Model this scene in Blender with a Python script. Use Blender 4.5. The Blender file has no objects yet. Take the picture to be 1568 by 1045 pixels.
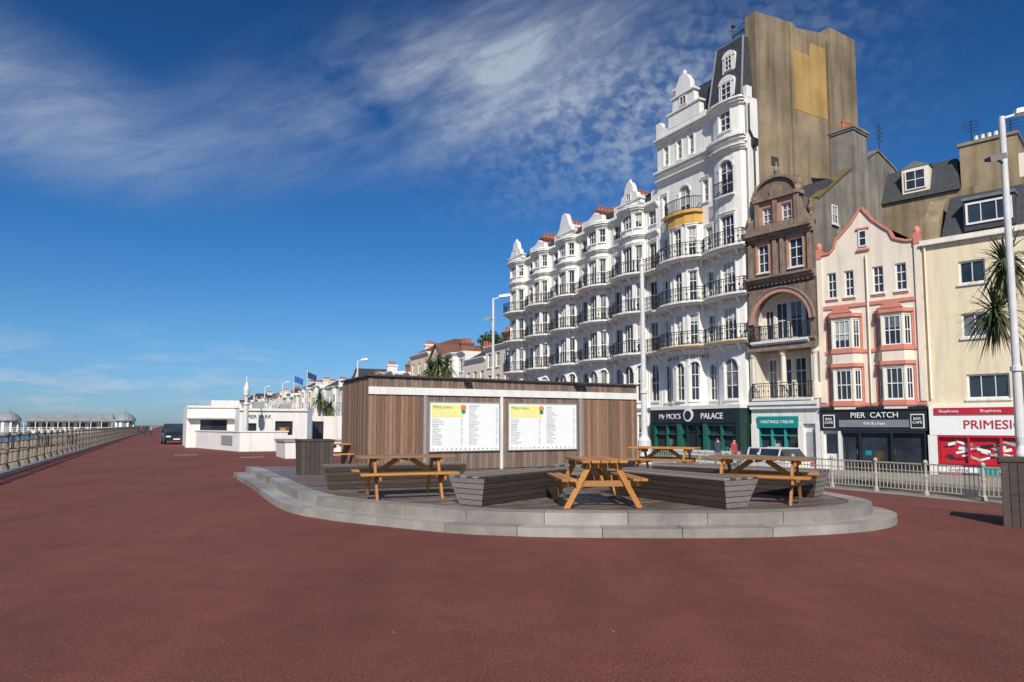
import bpy, math, random, bmesh
from mathutils import Vector, Matrix
random.seed(7)
R=random.random
def U(a,b): return a+(b-a)*random.random()
scene=bpy.context.scene
CS,SN=.891,.454
def W(p,s,z=0.): return (CS*p-SN*s, SN*p+CS*s, z)
# ---------------------------------------------------------------- materials
MATS={}
def mat(name,c,r=.8,var=.15,sc=2.0,bump=.0,metal=0.,c2=None,streak=0.,bsc=60,spec=None,ssc=2.2):
    if name in MATS: return MATS[name]
    m=bpy.data.materials.new(name); m.use_nodes=True; nt=m.node_tree; N=nt.nodes; L=nt.links
    b=N['Principled BSDF']; b.inputs['Roughness'].default_value=r; b.inputs['Metallic'].default_value=metal
    if spec is not None: b.inputs['Specular IOR Level'].default_value=spec
    tc=N.new('ShaderNodeTexCoord')
    n=N.new('ShaderNodeTexNoise'); n.inputs['Scale'].default_value=sc; n.inputs['Detail'].default_value=6; n.inputs['Roughness'].default_value=.65
    L.new(tc.outputs['Object'],n.inputs['Vector'])
    mr=N.new('ShaderNodeMapRange'); mr.inputs[1].default_value=.3; mr.inputs[2].default_value=.7
    L.new(n.outputs['Fac'],mr.inputs[0])
    mx=N.new('ShaderNodeMix'); mx.data_type='RGBA'
    ca=[min(1,x*(1-var)) for x in c]; cb=[min(1,x*(1+var)) for x in c]
    if c2: cb=c2; ca=c
    mx.inputs[6].default_value=(*ca,1); mx.inputs[7].default_value=(*cb,1)
    L.new(mr.outputs[0],mx.inputs[0]); out=mx.outputs[2]
    if streak>0:
        mp=N.new('ShaderNodeMapping'); mp.inputs['Scale'].default_value=(ssc,ssc,.18*ssc/2.2)
        L.new(tc.outputs['Object'],mp.inputs[0])
        n2=N.new('ShaderNodeTexNoise'); n2.inputs['Scale'].default_value=1.6; n2.inputs['Detail'].default_value=5
        L.new(mp.outputs[0],n2.inputs['Vector'])
        m2=N.new('ShaderNodeMapRange'); m2.inputs[1].default_value=.45; m2.inputs[2].default_value=.75; m2.inputs[3].default_value=1; m2.inputs[4].default_value=1-streak
        L.new(n2.outputs['Fac'],m2.inputs[0])
        mm=N.new('ShaderNodeVectorMath'); mm.operation='SCALE'
        L.new(out,mm.inputs[0]); L.new(m2.outputs[0],mm.inputs['Scale']); out=mm.outputs[0]
    L.new(out,b.inputs['Base Color'])
    if bump>0:
        n3=N.new('ShaderNodeTexNoise'); n3.inputs['Scale'].default_value=bsc; n3.inputs['Detail'].default_value=3
        L.new(tc.outputs['Object'],n3.inputs['Vector'])
        bp=N.new('ShaderNodeBump'); bp.inputs['Strength'].default_value=bump; bp.inputs['Distance'].default_value=.02
        L.new(n3.outputs['Fac'],bp.inputs['Height']); L.new(bp.outputs[0],b.inputs['Normal'])
    MATS[name]=m; return m
WHITE=mat('white_render',(.80,.78,.73),.7,.06,.5,.1,streak=.20)
WHITE2=mat('white_trim',(.78,.765,.73),.6,.06,1.2,streak=.14)
CREAM=mat('cream_render',(.77,.66,.47),.8,.06,.6,.1,streak=.18)
CREAM2=mat('cream_pale',(.77,.69,.57),.8,.07,.6,.1,streak=.18)
PINK=mat('salmon_paint',(.60,.22,.16),.6,.12,3)
BROWN=mat('brown_stone',(.21,.155,.12),.85,.35,1.3,.4,streak=.35,bsc=20)
BROWN2=mat('brown_stone_trim',(.26,.19,.145),.85,.35,1.8,.3,streak=.35,bsc=25)
PINKST=mat('pink_stone',(.46,.25,.18),.8,.18,3)
CEM=mat('cement_render',(.15,.115,.075),.9,0,.22,.4,c2=(.38,.29,.18),streak=.5,bsc=8,ssc=1.0)
GREYW=mat('grey_cement_wall',(.13,.12,.10),.9,0,.4,.4,c2=(.32,.29,.245),streak=.5,bsc=8,ssc=1.0)
SLATE=mat('roof_slate',(.045,.05,.058),.6,.35,5,.3,bsc=30)
TILE=mat('red_roof_tile',(.17,.075,.05),.8,.3,4,.3)
BRICK=mat('chimney_brick',(.25,.11,.07),.9,.3,6,.2)
POT=mat('terracotta_pot',(.42,.13,.06),.8,.15,6)
IRON=mat('black_iron',(.02,.02,.022),.45,.2,4)
GLASS=mat('window_glass',(.03,.04,.055),.06,.5,.6,0)
GLASS2=mat('window_glass_curtain',(.16,.17,.18),.12,.5,1.5,0)
GLASS3=mat('window_glass_blind',(.42,.42,.40),.2,.2,1.5,0)
LEAD=mat('lead_grey',(.16,.17,.18),.6,.2,3)
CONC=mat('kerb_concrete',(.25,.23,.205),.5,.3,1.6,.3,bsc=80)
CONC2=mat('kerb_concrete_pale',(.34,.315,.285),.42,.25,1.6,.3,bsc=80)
POLE=mat('lamp_white_paint',(.66,.66,.64),.4,.10,3,streak=.15)
GALV=mat('galvanised_steel',(.38,.39,.38),.45,.15,8,metal=.3)
RAILC=mat('railing_cream_paint',(.42,.39,.31),.5,.15,5)
RAILL=mat('railing_old_paint',(.15,.13,.10),.55,.35,5)
DARKG=mat('shop_dark_green',(.010,.035,.03),.4,.2,2)
DGREEN=mat('shop_green',(.02,.13,.09),.4,.1,2)
BLACKP=mat('shop_black_paint',(.02,.024,.03),.35,.2,2)
TEAL=mat('sign_teal',(.01,.25,.25),.4,.05,2)
RED=mat('sign_red',(.50,.02,.035),.35,.08,2)
YEL=mat('pale_yellow_paper',(.80,.76,.30),.5,.05,3)
SIGNW=mat('sign_white',(.82,.83,.82),.35,.02,1)
TXT=mat('sign_text_white',(.85,.85,.83),.5,0,1)
TXTG=mat('sign_text_green',(.05,.16,.08),.5,0,1)
TXTD=mat('sign_text_dark',(.06,.08,.08),.5,0,1)
ORG=mat('logo_orange',(.75,.25,.03),.5,.1,5)
GOLD=mat('ochre_paint',(.62,.36,.08),.6,.1,3)
STAIN=mat('dark_louvre',(.10,.06,.03),.8,.4,2)
# wood
def wood(name,c1,c2,scale=(1,1,1),r=.6,sc=6):
    m=bpy.data.materials.new(name); m.use_nodes=True; nt=m.node_tree; N=nt.nodes; L=nt.links
    b=N['Principled BSDF']; b.inputs['Roughness'].default_value=r
    tc=N.new('ShaderNodeTexCoord'); mp=N.new('ShaderNodeMapping'); mp.inputs['Scale'].default_value=scale
    L.new(tc.outputs['Object'],mp.inputs[0])
    n=N.new('ShaderNodeTexNoise'); n.inputs['Scale'].default_value=sc; n.inputs['Detail'].default_value=6; n.inputs['Roughness'].default_value=.7; n.inputs['Distortion'].default_value=.4
    L.new(mp.outputs[0],n.inputs['Vector'])
    mr=N.new('ShaderNodeMapRange'); mr.inputs[1].default_value=.3; mr.inputs[2].default_value=.7; L.new(n.outputs['Fac'],mr.inputs[0])
    mx=N.new('ShaderNodeMix'); mx.data_type='RGBA'; mx.inputs[6].default_value=(*c1,1); mx.inputs[7].default_value=(*c2,1)
    L.new(mr.outputs[0],mx.inputs[0]); L.new(mx.outputs[2],b.inputs['Base Color'])
    bp=N.new('ShaderNodeBump'); bp.inputs['Strength'].default_value=.3; bp.inputs['Distance'].default_value=.01
    L.new(n.outputs['Fac'],bp.inputs['Height']); L.new(bp.outputs[0],b.inputs['Normal'])
    return m
VW=[wood('cedar_vertical_%d'%i,a,b,(7,7,.5)) for i,(a,b) in enumerate([((.14,.078,.048),(.25,.145,.09)),((.19,.105,.062),(.33,.185,.12)),((.11,.065,.045),(.21,.13,.09)),((.23,.13,.08),(.38,.23,.15))])]
GW=[wood('weathered_cladding_%d'%i,a,b,(7,7,.5)) for i,(a,b) in enumerate([((.13,.09,.07),(.25,.18,.14)),((.18,.12,.09),(.32,.225,.17)),((.11,.075,.06),(.21,.145,.11))])]
TW=[wood('table_pine_%d'%i,a,b,(.6,6,6)) for i,(a,b) in enumerate([((.32,.12,.022),(.56,.25,.055)),((.36,.15,.03),(.60,.29,.075)),((.26,.11,.03),(.46,.22,.07))])]
TG=[wood('table_top_weathered_%d'%i,a,b,(.6,6,6)) for i,(a,b) in enumerate([((.18,.10,.05),(.34,.20,.10)),((.15,.085,.045),(.28,.17,.09))])]
BW=[wood('bench_dark_timber_%d'%i,a,b,(.6,7,7)) for i,(a,b) in enumerate([((.04,.028,.023),(.095,.07,.058)),((.055,.038,.03),(.12,.09,.072))])]
BG=[wood('bench_grey_timber_%d'%i,a,b,(3,3,7)) for i,(a,b) in enumerate([((.17,.15,.13),(.30,.27,.245)),((.20,.175,.155),(.33,.30,.275))])]
# ---------------------------------------------------------------- builders
def root(name,loc=(0,0,0)):
    e=bpy.data.objects.new(name,None); e.empty_display_size=.5; scene.collection.objects.link(e); e.location=loc
    return e
def parent(o,e):
    o.parent=e; o.matrix_parent_inverse=Matrix.Translation(-Vector(e.location))
class MB:
    def __init__(s): s.v=[];s.f=[];s.m=[];s.mats=[]
    def mi(s,m):
        if m not in s.mats: s.mats.append(m)
        return s.mats.index(m)
    def poly(s,pts,m):
        k=len(s.v); s.v+= [tuple(p) for p in pts]; s.f.append(list(range(k,k+len(pts)))); s.m.append(s.mi(m))
    def hexa(s,p,m,me=None):
        k=len(s.v); s.v+=[tuple(q) for q in p]
        for j,fc in enumerate(((3,2,1,0),(4,5,6,7),(0,1,5,4),(1,2,6,5),(2,3,7,6),(3,0,4,7))):
            s.f.append([k+i for i in fc]); s.m.append(s.mi(me if (me and j in (3,5)) else m))
    def box(s,x0,x1,y0,y1,z0,z1,m,me=None):
        s.hexa([(x0,y0,z0),(x1,y0,z0),(x1,y1,z0),(x0,y1,z0),(x0,y0,z1),(x1,y0,z1),(x1,y1,z1),(x0,y1,z1)],m,me)
    def beam(s,a,b,w,h,m,up=(0,0,1)):
        a=Vector(a);b=Vector(b);d=(b-a).normalized(); u=Vector(up)
        if abs(d.dot(u))>.98: u=Vector((0,1,0))
        r=d.cross(u).normalized(); u=r.cross(d).normalized(); r*=w/2; u*=h/2
        s.hexa([a-r-u,a+r-u,b+r-u,b-r-u,a-r+u,a+r+u,b+r+u,b-r+u],m)
    def lathe(s,c,prof,m,seg=12):
        rings=[]
        for (r,z) in prof:
            k=len(s.v)
            for i in range(seg):
                a=2*math.pi*i/seg; s.v.append((c[0]+r*math.cos(a),c[1]+r*math.sin(a),c[2]+z))
            rings.append(k)
        for a,b in zip(rings,rings[1:]):
            for i in range(seg):
                j=(i+1)%seg; s.f.append([a+i,a+j,b+j,b+i]); s.m.append(s.mi(m))
        s.f.append([rings[-1]+i for i in range(seg)]); s.m.append(s.mi(m))
    def obj(s,name,par=None,smooth=False,bevel=0):
        me=bpy.data.meshes.new(name); me.from_pydata(s.v,[],s.f)
        for m in s.mats: me.materials.append(m)
        me.polygons.foreach_set('material_index',s.m)
        if smooth: me.polygons.foreach_set('use_smooth',[True]*len(me.polygons))
        me.update()
        o=bpy.data.objects.new(name,me); scene.collection.objects.link(o)
        if par: parent(o,par)
        if bevel:
            bv=o.modifiers.new('b','BEVEL'); bv.width=bevel; bv.segments=2; bv.limit_method='ANGLE'
        return o
class Path:
    def __init__(s,pts):
        s.P=[Vector(p[:2]) for p in pts]; s.S=[0]
        for a,b in zip(s.P,s.P[1:]): s.S.append(s.S[-1]+(b-a).length)
        nn=[]
        for a,b in zip(s.P,s.P[1:]):
            d=(b-a).normalized(); nn.append(Vector((d.y,-d.x)))
        s.N=[nn[0]]
        for a,b in zip(nn,nn[1:]):
            h=(a+b).normalized(); s.N.append(h/max(.4,h.dot(a)))
        s.N.append(nn[-1]); s.L=s.S[-1]
    def at(s,u,n,z):
        i=0
        while i<len(s.S)-2 and u>s.S[i+1]+1e-6: i+=1
        t=(u-s.S[i])/(s.S[i+1]-s.S[i])
        a=s.P[i]+s.N[i]*n; b=s.P[i+1]+s.N[i+1]*n; q=a+(b-a)*t
        return (q.x,q.y,z)
    def brk(s,u0,u1): return [u0]+[x for x in s.S if u0+1e-4<x<u1-1e-4]+[u1]
def local(start,ang,pts):
    u=Vector((math.sin(ang),-math.cos(ang))); n=Vector((u.y,-u.x)); o=Vector(start)
    return Path([o+u*a+n*b for a,b in pts])
def pbox(mb,P,u0,u1,n0,n1,z0,z1,m):
    us=P.brk(u0,u1)
    for a,b in zip(us,us[1:]):
        A=[P.at(a,n1,z0),P.at(b,n1,z0),P.at(b,n1,z1),P.at(a,n1,z1)]
        B=[P.at(a,n0,z0),P.at(b,n0,z0),P.at(b,n0,z1),P.at(a,n0,z1)]
        mb.poly(A,m); mb.poly(B[::-1],m); mb.poly([A[3],A[2],B[2],B[3]],m); mb.poly([B[0],B[1],A[1],A[0]],m)
    mb.poly([P.at(u0,n0,z0),P.at(u0,n1,z0),P.at(u0,n1,z1),P.at(u0,n0,z1)],m)
    mb.poly([P.at(u1,n1,z0),P.at(u1,n0,z0),P.at(u1,n0,z1),P.at(u1,n1,z1)],m)
def pext(mb,P,pts,n0,n1,m):
    f=[P.at(u,n1,z) for u,z in pts]; b=[P.at(u,n0,z) for u,z in pts]
    mb.poly(f,m); mb.poly(b[::-1],m)
    for i in range(len(pts)):
        j=(i+1)%len(pts); mb.poly([f[i],b[i],b[j],f[j]],m)
def win(mb,P,o,n=0,fr=WHITE2,bars=(1,1),arch=False,sill=True,wallm=WHITE,hood=None,dep=.16,gl=None,fw=.07):
    u0,u1,z0,z1=o; g=gl or random.choice([GLASS,GLASS,GLASS,GLASS2,GLASS2,GLASS3]); d=n-dep
    for a,b in zip(P.brk(u0,u1),P.brk(u0,u1)[1:]):
        if g in (GLASS2,GLASS3) and not gl:
            zm=z0+(z1-z0)*random.choice([.45,.6,.3,0.75])
            mb.poly([P.at(a,d,z0),P.at(b,d,z0),P.at(b,d,zm),P.at(a,d,zm)],GLASS)
            mb.poly([P.at(a,d,zm),P.at(b,d,zm),P.at(b,d,z1),P.at(a,d,z1)],g)
        else: mb.poly([P.at(a,d,z0),P.at(b,d,z0),P.at(b,d,z1),P.at(a,d,z1)],g)
        for z in (z0,z1): mb.poly([P.at(a,d,z),P.at(b,d,z),P.at(b,n,z),P.at(a,n,z)],wallm)
    for u in (u0,u1): mb.poly([P.at(u,d,z0),P.at(u,n,z0),P.at(u,n,z1),P.at(u,d,z1)],wallm)
    f0,f1=d+.004,d+.06
    pbox(mb,P,u0,u1,f0,f1,z0,z0+fw,fr); pbox(mb,P,u0,u1,f0,f1,z1-fw,z1,fr)
    pbox(mb,P,u0,u0+fw,f0,f1,z0+fw,z1-fw,fr); pbox(mb,P,u1-fw,u1,f0,f1,z0+fw,z1-fw,fr)
    nv,nh=bars
    for i in range(nh):
        z=z0+(z1-z0)*(i+1)/(nh+1); pbox(mb,P,u0+fw,u1-fw,f0,f1-.005,z-.025,z+.025,fr)
    for i in range(nv):
        u=u0+(u1-u0)*(i+1)/(nv+1); pbox(mb,P,u-.018,u+.018,f0,f1-.012,z0+fw,z1-fw,fr)
    if sill: pbox(mb,P,u0-.08,u1+.08,n+.002,n+.10,z0-.10,z0-.002,fr if fr!=GALV else WHITE2)
    if hood:
        pbox(mb,P,u0-.12,u1+.12,n+.002,n+.07,z1+.01,z1+.14,hood); pbox(mb,P,u0-.16,u1+.16,n+.003,n+.12,z1+.14,z1+.2,hood)
        pbox(mb,P,u0-.12,u0-.005,n+.002,n+.045,z0,z1+.01,hood); pbox(mb,P,u1+.005,u1+.12,n+.002,n+.045,z0,z1+.01,hood)
    if arch:
        uc=(u0+u1)/2; r=(u1-u0)/2; zs=z1-r; K=8
        for sg in (-1,1):
            pts=[(uc+sg*r*math.cos(t*math.pi/2/K),zs+r*math.sin(t*math.pi/2/K)) for t in range(K+1)]
            for a,b in zip(pts,pts[1:]):
                mb.poly([P.at(uc+sg*r,n-.01,z1),P.at(a[0],n-.01,a[1]),P.at(b[0],n-.01,b[1])],wallm)
                mb.poly([P.at(a[0],n-.01,a[1]),P.at(b[0],n-.01,b[1]),P.at(b[0],d,b[1]),P.at(a[0],d,a[1])],wallm)
        ring(mb,P,uc,zs,r,r+.13,n+.002,n+.05,hood or fr)
def ring(mb,P,uc,zs,r0,r1,n0,n1,m,K=12,a0=0,a1=math.pi):
    for i in range(K):
        t0=a0+(a1-a0)*i/K; t1=a0+(a1-a0)*(i+1)/K
        pext(mb,P,[(uc+r*math.cos(t),zs+r*math.sin(t)) for r,t in ((r0,t0),(r1,t0),(r1,t1),(r0,t1))],n0,n1,m)
def wall(mb,P,u0,u1,z0,z1,ops,m,n=0):
    us=sorted(set([u0,u1]+[x for x in P.S if u0<x<u1]+[x for o in ops for x in o[:2] if u0<x<u1]))
    zs=sorted(set([z0,z1]+[x for o in ops for x in o[2:4] if z0<x<z1]))
    for a,b in zip(us,us[1:]):
        if b-a<1e-5: continue
        c=(a+b)/2
        for e,f in zip(zs,zs[1:]):
            h=(e+f)/2
            if any(o[0]<c<o[1] and o[2]<h<o[3] for o in ops): continue
            mb.poly([P.at(a,n,e),P.at(b,n,e),P.at(b,n,f),P.at(a,n,f)],m)
def body(mb,P,depth,z0,z1,m,roof=LEAD,u0=0,u1=None,par=.35):
    u1=P.L if u1 is None else u1
    pts=[Vector(P.at(u,0,0)[:2]) for u in P.brk(u0,u1)]
    a,b=pts[0],pts[-1]; d=(b-a).normalized(); n=Vector((d.y,-d.x)); a2=a-n*depth; b2=b-n*depth
    for q,w in ((b,b2),(b2,a2),(a2,a)): mb.poly([(q.x,q.y,z0),(w.x,w.y,z0),(w.x,w.y,z1),(q.x,q.y,z1)],m)
    mb.poly([(q.x,q.y,z1-par) for q in pts+[b2,a2]],roof)
def frus(mb,P,u0,u1,n0,n1,z0,z1,i,m,top=LEAD,di=None):
    di=i if di is None else di
    b=[P.at(u0,n1,z0),P.at(u1,n1,z0),P.at(u1,n0,z0),P.at(u0,n0,z0)]
    t=[P.at(u0+i,n1-di,z1),P.at(u1-i,n1-di,z1),P.at(u1-i,n0+di,z1),P.at(u0+i,n0+di,z1)]
    for k in range(4):
        j=(k+1)%4; mb.poly([b[k],b[j],t[j],t[k]],m)
    mb.poly(t,top)
def pext_side(mb,P,u,z,dep,h,m):
    a=[P.at(u-.07,.002,z-h),P.at(u-.07,dep,z),P.at(u-.07,.002,z)]; b=[P.at(u+.07,.002,z-h),P.at(u+.07,dep,z),P.at(u+.07,.002,z)]
    mb.poly(a,m); mb.poly(b[::-1],m); mb.poly([a[0],b[0],b[1],a[1]],m)
def balcony(mb,P,u0,u1,z,dep=.85,step=.15,h=.95,slab=WHITE2,brackets=True):
    pbox(mb,P,u0,u1,.002,dep,z-.14,z,slab); pbox(mb,P,u0,u1,.003,dep-.12,z-.24,z-.142,slab)
    nr=dep-.06
    pbox(mb,P,u0,u1,nr-.025,nr+.025,z+h-.04,z+h,IRON); pbox(mb,P,u0,u1,nr-.015,nr+.015,z+.08,z+.11,IRON); pbox(mb,P,u0,u1,nr-.012,nr+.012,z+h-.2,z+h-.17,IRON)
    k=int((u1-u0)/step)
    for i in range(k+1):
        u=u0+.015+(u1-u0-.03)*i/k; w=.011 if i%9 else .03
        pbox(mb,P,u-w,u+w,nr-w,nr+w,z,z+h-.04,IRON)
        if i%9 and i%2: pbox(mb,P,u-.035,u+.035,nr-.02,nr+.02,z+.38,z+.50,IRON)
    for u in (u0+.03,u1-.03):
        for j in range(int(dep/.15)): 
            a=P.at(u,.06+j*.15,z); mb.beam(a,(a[0],a[1],z+h-.04),.02,.02,IRON)
        mb.beam(P.at(u,0,z+h-.02),P.at(u,nr,z+h-.02),.04,.04,IRON)
    if brackets:
        u=u0+.3
        while u<u1:
            pext_side(mb,P,u,z-.24,dep-.2,.45,slab); u+=1.25
def cornice(mb,P,u0,u1,z,m,k=1.):
    pbox(mb,P,u0,u1,.003,.10*k,z-.22*k,z-.12*k,m); pbox(mb,P,u0,u1,.004,.20*k,z-.12*k,z-.02*k,m); pbox(mb,P,u0,u1,.005,.28*k,z-.02*k,z+.06*k,m)
def chimney(mb,c,z0,z1,w,d,ang,pots,m,potz=.6):
    ux=Vector((math.sin(ang),-math.cos(ang),0)); nx=Vector((ux.y,-ux.x,0)); c=Vector((c[0],c[1],0))
    def bx(w,d,a,b):
        q=[c-ux*w/2+nx*d/2,c+ux*w/2+nx*d/2,c+ux*w/2-nx*d/2,c-ux*w/2-nx*d/2]
        mb.hexa([(p.x,p.y,a) for p in q]+[(p.x,p.y,b) for p in q],m)
    bx(w,d,z0,z1-.35); bx(w+.16,d+.16,z1-.35,z1-.22); bx(w+.28,d+.28,z1-.22,z1-.05); bx(w+.1,d+.1,z1-.05,z1)
    lx=max(w,d); ax=ux if w>=d else nx
    for i in range(pots):
        q=c+ax*(lx-.35)*((i+.5)/pots-.5)
        hh=potz*U(.8,1.15); mb.lathe((q.x,q.y,z1),[(.15,0),(.12,hh*.8),(.15,hh*.82),(.15,hh),(.08,hh)],POT,8)
def text(body_,P,u,n,z,size,m,par,name,align='CENTER',extr=.01,bold=False):
    c=bpy.data.curves.new(name,'FONT'); c.body=body_; c.size=size; c.extrude=extr; c.align_x=align; c.align_y='CENTER'
    c.resolution_u=3
    if bold: c.offset=size*.012
    c.materials.append(m); o=bpy.data.objects.new(name,c); scene.collection.objects.link(o)
    a=Vector(P.at(u-.05,n,z)); b=Vector(P.at(u+.05,n,z)); d=(b-a).normalized(); nn=Vector((d.y,-d.x,0)); p=(a+b)/2
    M=Matrix(((d.x,0,nn.x,p.x),(d.y,0,nn.y,p.y),(0,1,0,p.z),(0,0,0,1)))
    parent(o,par); o.matrix_basis=M
    return o
def shop(mb,P,u0,u1,z0,z1,frm,n=0,panes=3,door=None,riser=.5,riserm=None,gl=GLASS,trans=True,goods=True):
    riserm=riserm or frm; d=n-.25
    for a,b in zip(P.brk(u0,u1),P.brk(u0,u1)[1:]): mb.poly([P.at(a,d,z0),P.at(b,d,z0),P.at(b,d,z1),P.at(a,d,z1)],gl)
    pbox(mb,P,u0,u1,d-.3,n,z1-.12,z1,frm)
    segs=[(u0,door[0]),(door[1],u1)] if door else [(u0,u1)]
    for a,b in segs:
        if b-a<.2: continue
        pbox(mb,P,a,b,d+.01,n+.03,z0,z0+riser,riserm); pbox(mb,P,a,b,d+.02,n+.07,z0+riser,z0+riser+.06,frm)
        k=max(1,round((b-a)/(u1-u0)*panes))
        for i in range(k+1):
            u=a+(b-a)*i/k; pbox(mb,P,max(u0,u-.05),min(u1,u+.05),d+.01,n+.01,z0+riser+.06,z1-.12,frm)
        if trans: pbox(mb,P,a,b,d+.015,n-.03,z1-.75,z1-.68,frm)
        if goods:
          for i in range(k*2):
            u=U(a+.15,max(a+.2,b-.5)); z=U(z0+riser+.1,z1-1.2); w=U(.2,.42); h=U(.2,.5)
            if u+w<b: mb.poly([P.at(u,d+.012+i*.002,z),P.at(u+w,d+.012+i*.002,z),P.at(u+w,d+.012+i*.002,z+h),P.at(u,d+.012+i*.002,z+h)],random.choice([SIGNW,GLASS3,GLASS3,TEAL,GLASS2,STAIN]))
    if door:
        a,b=door
        for q in (a,b-.09): pbox(mb,P,q,q+.09,d-.01,d+.05,z0,z0+2.15,frm)
        pbox(mb,P,a+.09,b-.09,d+.0,d+.05,z0+2.06,z0+2.15,frm); pbox(mb,P,a+.09,b-.09,d,d+.05,z0,z0+.3,frm)
        pbox(mb,P,b-.22,b-.18,d+.05,d+.09,z0+.9,z0+1.2,GALV)
G=-.93
# ---------------------------------------------------------------- terrace
A30=math.radians(30); A27=math.radians(27); A40=math.radians(38.2); A46=math.radians(46)
def bow(u0,u1,d,k=6):
    out=[]
    c=(u0+u1)/2; hw=(u1-u0)/2
    for i in range(k+1):
        t=math.pi*(i/k); out.append((c-hw*math.cos(t),d*math.sin(t)**.8 if 0<i<k else 0))
    return out
def build_terrace():
    st=(-.0,72.7); TL_=24.6; r=root('seaside_mansion_terrace',(5,62,G)); UW=TL_/5
    pts=[(0,0)]
    for i in range(5): pts+=bow(i*UW+.65,i*UW+3.35,.95)
    pts.append((TL_,0)); P=local(st,A27,pts)
    w=MB(); t=MB(); b=MB(); rf=MB()
    fl=[(7.1,2.35),(10.3,2.3),(13.3,2.3),(16.45,1.7)]
    ops=[]
    for i in range(5):
        x0=P.S[1+i*7]; x1=P.S[7+i*7]; nx=P.S[8+i*7] if i<4 else P.L
        cs=[((x0+x1)/2,.62,1),(x0+(x1-x0)*.17,.30,0),(x0+(x1-x0)*.83,.30,0),((x1+nx)/2+.02,.42,0)]
        for j,(z,h) in enumerate(fl):
            for c,hw,m in cs: ops.append((c-hw,c+hw,z+(.08 if j<3 else .55),z+h,m))
        for c,hw,m in cs: 
            ops.append((c-hw,c+hw,3.4,6.2,3)); ops.append((c-hw,c+hw,G+.6,2.4,0))
    wall(w,P,0,P.L,G,18.8,ops,WHITE); body(w,P,11,G,18.8,WHITE)
    for o in ops: win(t,P,o[:4],bars=(1,1) if o[4]!=1 else (2,1),arch=(o[4]==3),hood=WHITE2 if (o[4]!=3 and o[2]>10) else None)
    for z in (7.1,10.3,13.3): balcony(b,P,.0,P.L,z,.8)
    cornice(t,P,0,P.L,16.35,WHITE2); cornice(t,P,0,P.L,18.55,WHITE2,1.3); cornice(t,P,0,P.L,2.9,WHITE2); pbox(t,P,0,P.L,-.25,.06,18.8,18.92,WHITE2)
    Q=local(st,A27,[(0,.5),(TL_,.5)])
    zz=lambda g,k: [(u,18.9+(z-19.3)*k) for u,z in g]
    for i in range(5):
        c=i*UW+2.0
        if i%2==0:
            g=[(c-1.5,19.3),(c-1.45,19.9),(c-1.1,20.0),(c-.95,20.6),(c-.6,20.8),(c-.5,21.4),(c-.25,21.9),(c,22.05),(c+.25,21.9),(c+.5,21.4),(c+.6,20.8),(c+.95,20.6),(c+1.1,20.0),(c+1.45,19.9),(c+1.5,19.3)]
            if i==2: g=[(c-1.3,19.3),(c-1.2,20.2),(c-.9,20.5),(c-.6,21.4),(c-.35,22.1),(c,22.3),(c+.35,22.1),(c+.6,21.4),(c+.9,20.5),(c+1.2,20.2),(c+1.3,19.3)]
            pext(t,Q,zz(g,.76),-.3,.12,WHITE2)
            pbox(t,Q,c-1.6,c+1.6,-.32,.2,19.22,19.32,WHITE2)
            if i!=2: win(t,Q,(c-.3,c+.3,19.4,20.0),n=.15,dep=.03,bars=(1,0),sill=False,gl=GLASS if i else TEAL)
            t.lathe(Q.at(c,-.1,20.85),[(.12,0),(.17,.15),(.1,.25),(.03,.35)],WHITE2,8)
        else:
            pext(t,Q,zz([(c-1.2,19.3),(c-1.1,19.9),(c-.5,20.1),(c,20.5),(c+.5,20.1),(c+1.1,19.9),(c+1.2,19.3)],.8),-.3,.1,WHITE2)
        frus(rf,Q,i*UW+.2,(i+1)*UW-.2,-9,-1.2,18.6,20.4,.9,SLATE)
        cc=Q.at((i+1)*UW-.1,-2.6,0); chimney(rf,cc,19,20.9,.55,2.2,A27,5,[BRICK,WHITE2,BRICK,CREAM2,WHITE2][i],.45)
        pbox(rf,Q,(i+1)*UW-.22,(i+1)*UW,-8,-.55,18.8,19.6,WHITE)
        pbox(t,Q,c+1.9,c+2.9,-.9,-.6,18.9,19.8,WHITE2)
        # rainwater pipe at the party line
        a=P.at(P.S[7+i*7]+.12,.05,0); t.beam((a[0],a[1],G),(a[0],a[1],18.2),.09,.09,WHITE2)
    w.obj('walls',r); t.obj('windows_and_trim',r); b.obj('balconies',r); rf.obj('roof_and_chimneys',r)
build_terrace()
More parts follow.
